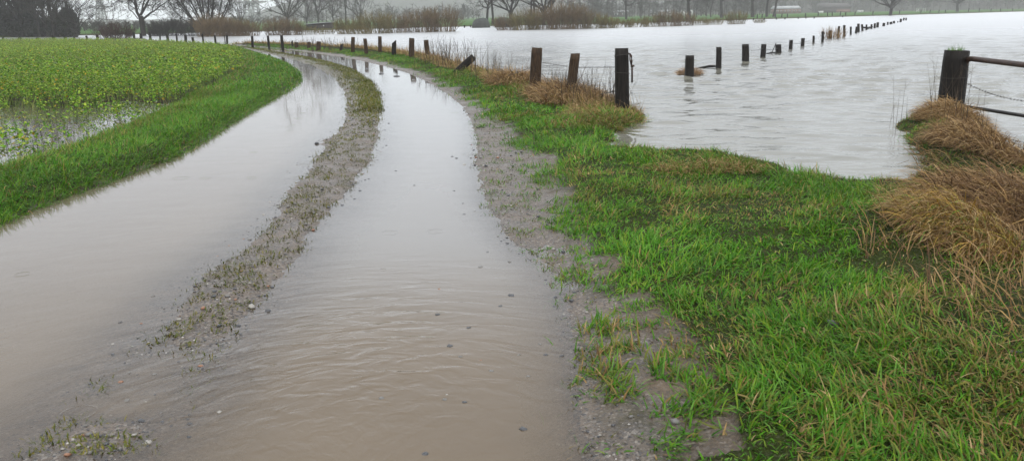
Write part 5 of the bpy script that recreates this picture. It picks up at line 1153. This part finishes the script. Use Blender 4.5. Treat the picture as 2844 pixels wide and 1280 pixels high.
def pylon(x, Y, hz, wb, label):
    P = atY(x, 70, Y); e = empty('power_pylon', (P[0], Y, 0)); tag(e, label, 'pylon', 'power pylons'); H = hz * 1.7
    def leg(sx, sy, z): k = wb / 2 * (1 - 0.8 * z / H); return np.array([sx * k, sy * k, z])
    r = 0.00062 * Y
    for sx, sy in ((-1, -1), (1, -1), (1, 1), (-1, 1)):
        mb = MB(); mb.tube([leg(sx, sy, -1), leg(sx, sy, H * 0.5), leg(sx, sy, H)], r, 4); obj('leg', mb.mesh('leg'), M_STEEL, e)
    mb = MB(); zs = np.linspace(0, H, 13)
    for k in range(12):
        for (a1, b1) in (((-1, -1), (1, -1)), ((1, -1), (1, 1)), ((1, 1), (-1, 1)), ((-1, 1), (-1, -1))):
            mb.tube([leg(*a1, zs[k]), leg(*b1, zs[k + 1])], r * 0.5, 3, False); mb.tube([leg(*b1, zs[k]), leg(*a1, zs[k + 1])], r * 0.5, 3, False)
    obj('lattice', mb.mesh('lattice'), M_STEEL, e)
    for q, wd in ((1.0, 1.35), (1.4, 1.0)):
        mb = MB(); z = hz * q; mb.tube([(-wb * wd, 0, z + 0.2), (0, 0, z + 0.6), (wb * wd, 0, z + 0.2)], r * 1.1, 4); mb.tube([(-wb * wd, 0, z + 0.2), (0, 0, z - 0.9), (wb * wd, 0, z + 0.2)], r * 0.9, 4); obj('cross_arm', mb.mesh('cross_arm'), M_STEEL, e)
    return P
pA = pylon(284, 620, 13.0, 6.6, 'lattice power pylon between the left tree group and the oak'); pB = pylon(690, 800, 18, 7.0, 'hazy power pylon, left one of the distant pair'); pC = pylon(714, 770, 17.5, 7.4, 'hazy power pylon, right one of the distant pair')
for i, (q, z) in enumerate(((-1, 13.4), (1, 13.4))):
    a_ = np.array([pA[0] + q * 8.5, 620, z]); b_ = np.array([pC[0] + q * 10, 770, 17.7]); t = np.linspace(0, 1, 24)[:, None]; P = a_ + (b_ - a_) * t - np.array([0, 0, 16.0]) * t * (1 - t)
    mb = MB(); mb.tube(P - P[0], 0.06, 4); tag(obj('power_line', mb.mesh('power_line'), M_STEEL, None, tuple(P[0])), ('left' if q < 0 else 'right') + ' power line between the near and distant pylons', 'cable', 'power lines')

# ------------------------------------------------------------------ far woods and hill
def hill(name, label, pts, Yn, Yf, seed, bump):
    """pts: photo x, y of the skyline"""
    xs = np.array([p[0] for p in pts], float); ys = np.array([p[1] for p in pts], float); q = np.linspace(xs[0], xs[-1], 420); V = []
    top = np.interp(q, xs, ys); rows = 12
    for k in range(rows + 1):
        t = k / rows; Y = Yn + (Yf - Yn) * t
        for a_, b_ in zip(q, top):
            P = atY(a_, b_, Yf); x = P[0] * (Y / Yf)
            h = max(P[2], 0.5) * math.sin(t * math.pi / 2)
            V.append((x, Y, h))
    V = np.array(V); nz = fbm(V[:, 0] * 0.09, V[:, 1] * 0.05, seed); V[:, 2] += (nz - 0.5) * bump * ss(0, 4, V[:, 2])
    n = len(q); F = np.array([(k * n + i, k * n + i + 1, (k + 1) * n + i + 1, (k + 1) * n + i) for k in range(rows) for i in range(n - 1)])
    o = obj(name, mesh_np(name, V, F, 4), M_HILL); o['kind'] = 'structure'; o['label'] = label
hill('hill', 'pale hazy wooded hill behind the flood', [(-400, 60), (0, 56), (560, 58), (640, 48), (690, 42), (720, 34), (760, 20), (800, 8), (860, 0), (1000, -6), (1200, -4), (1400, -4), (1900, -10), (2500, -14), (3300, -16)], 820, 1120, 5, 6)
hill('hill', 'dark wooded rise behind the far meadow', [(1500, 44), (1700, 30), (1850, 12), (2000, 2), (2300, -4), (2600, -10), (3000, -14), (3400, -16)], 470, 560, 9, 5)
def wood(name, label, x0, x1, yb, Y0, Y1, H, n, seed, segs=11, mtl=None, kind='stuff'):
    r = np.random.RandomState(seed); S = []
    for _ in range(n):
        Y = r.uniform(Y0, Y1); x = atY(r.uniform(x0, x1), yb, Y)[0]; h = H * r.uniform(0.6, 1.1); z0 = 0.3
        S.append((x, Y, z0, x + r.normal(0, .3), Y, z0 + h * 0.7, 0.16, 0.08))
        for _2 in range(segs):
            t = r.uniform(0.12, 0.95); p = np.array([x, Y, z0 + h * t * 0.8]); d = unit(np.array([r.normal(0, 0.8), r.normal(0, 0.8), 0.6])); l_ = h * r.uniform(0.12, 0.34)
            S.append((*p, *(p + d * l_), 0.09, 0.05)); q = p + d * l_ * 0.6
            for _3 in range(3):
                d2_ = unit(d + r.normal(0, 0.6, 3)); S.append((*q, *(q + d2_ * l_ * 0.8), 0.07, 0.03))
    o = obj(name, seg_mesh(name, S, 3), mtl or M_BARK_PALE); tag(o, label, None, None, kind)
wood('far_wood', 'hazy bare wood behind the shed and the hill foot', 790, 1330, 60, 330, 470, 7.5, 140, 1)
wood('far_wood', 'low hazy thicket below the distant pair of pylons', 560, 800, 62, 300, 420, 3.6, 70, 6)
wood('far_wood', 'hazy bare wood filling the skyline right of the scrub', 1560, 2140, 50, 300, 430, 9, 210, 2)
wood('far_wood', 'grey distant wood behind the far meadow', 1950, 2950, 30, 440, 540, 12, 300, 3)
wood('far_wood', 'hazy hedge and wood between the left trees and the oak', -60, 620, 76, 170, 280, 2.1, 300, 4)

# ------------------------------------------------------------------ rain haze
mb = MB(); mb.box((0, 540, 18.5), (2600, 1240, 41)); hz = obj('haze', mb.mesh('haze', False)); 
mh, nt, out = mat('rain_haze'); pv = N(nt, 'ShaderNodeVolumePrincipled', Density=0.0006, Anisotropy=0.0); pv.inputs['Color'].default_value = (0.985, 0.99, 1.0, 1); L(nt, pv.outputs[0], out.inputs['Volume'])
hz.data.materials.append(mh); tag(hz, 'pale rain haze over the flooded meadows', None, None, 'stuff')
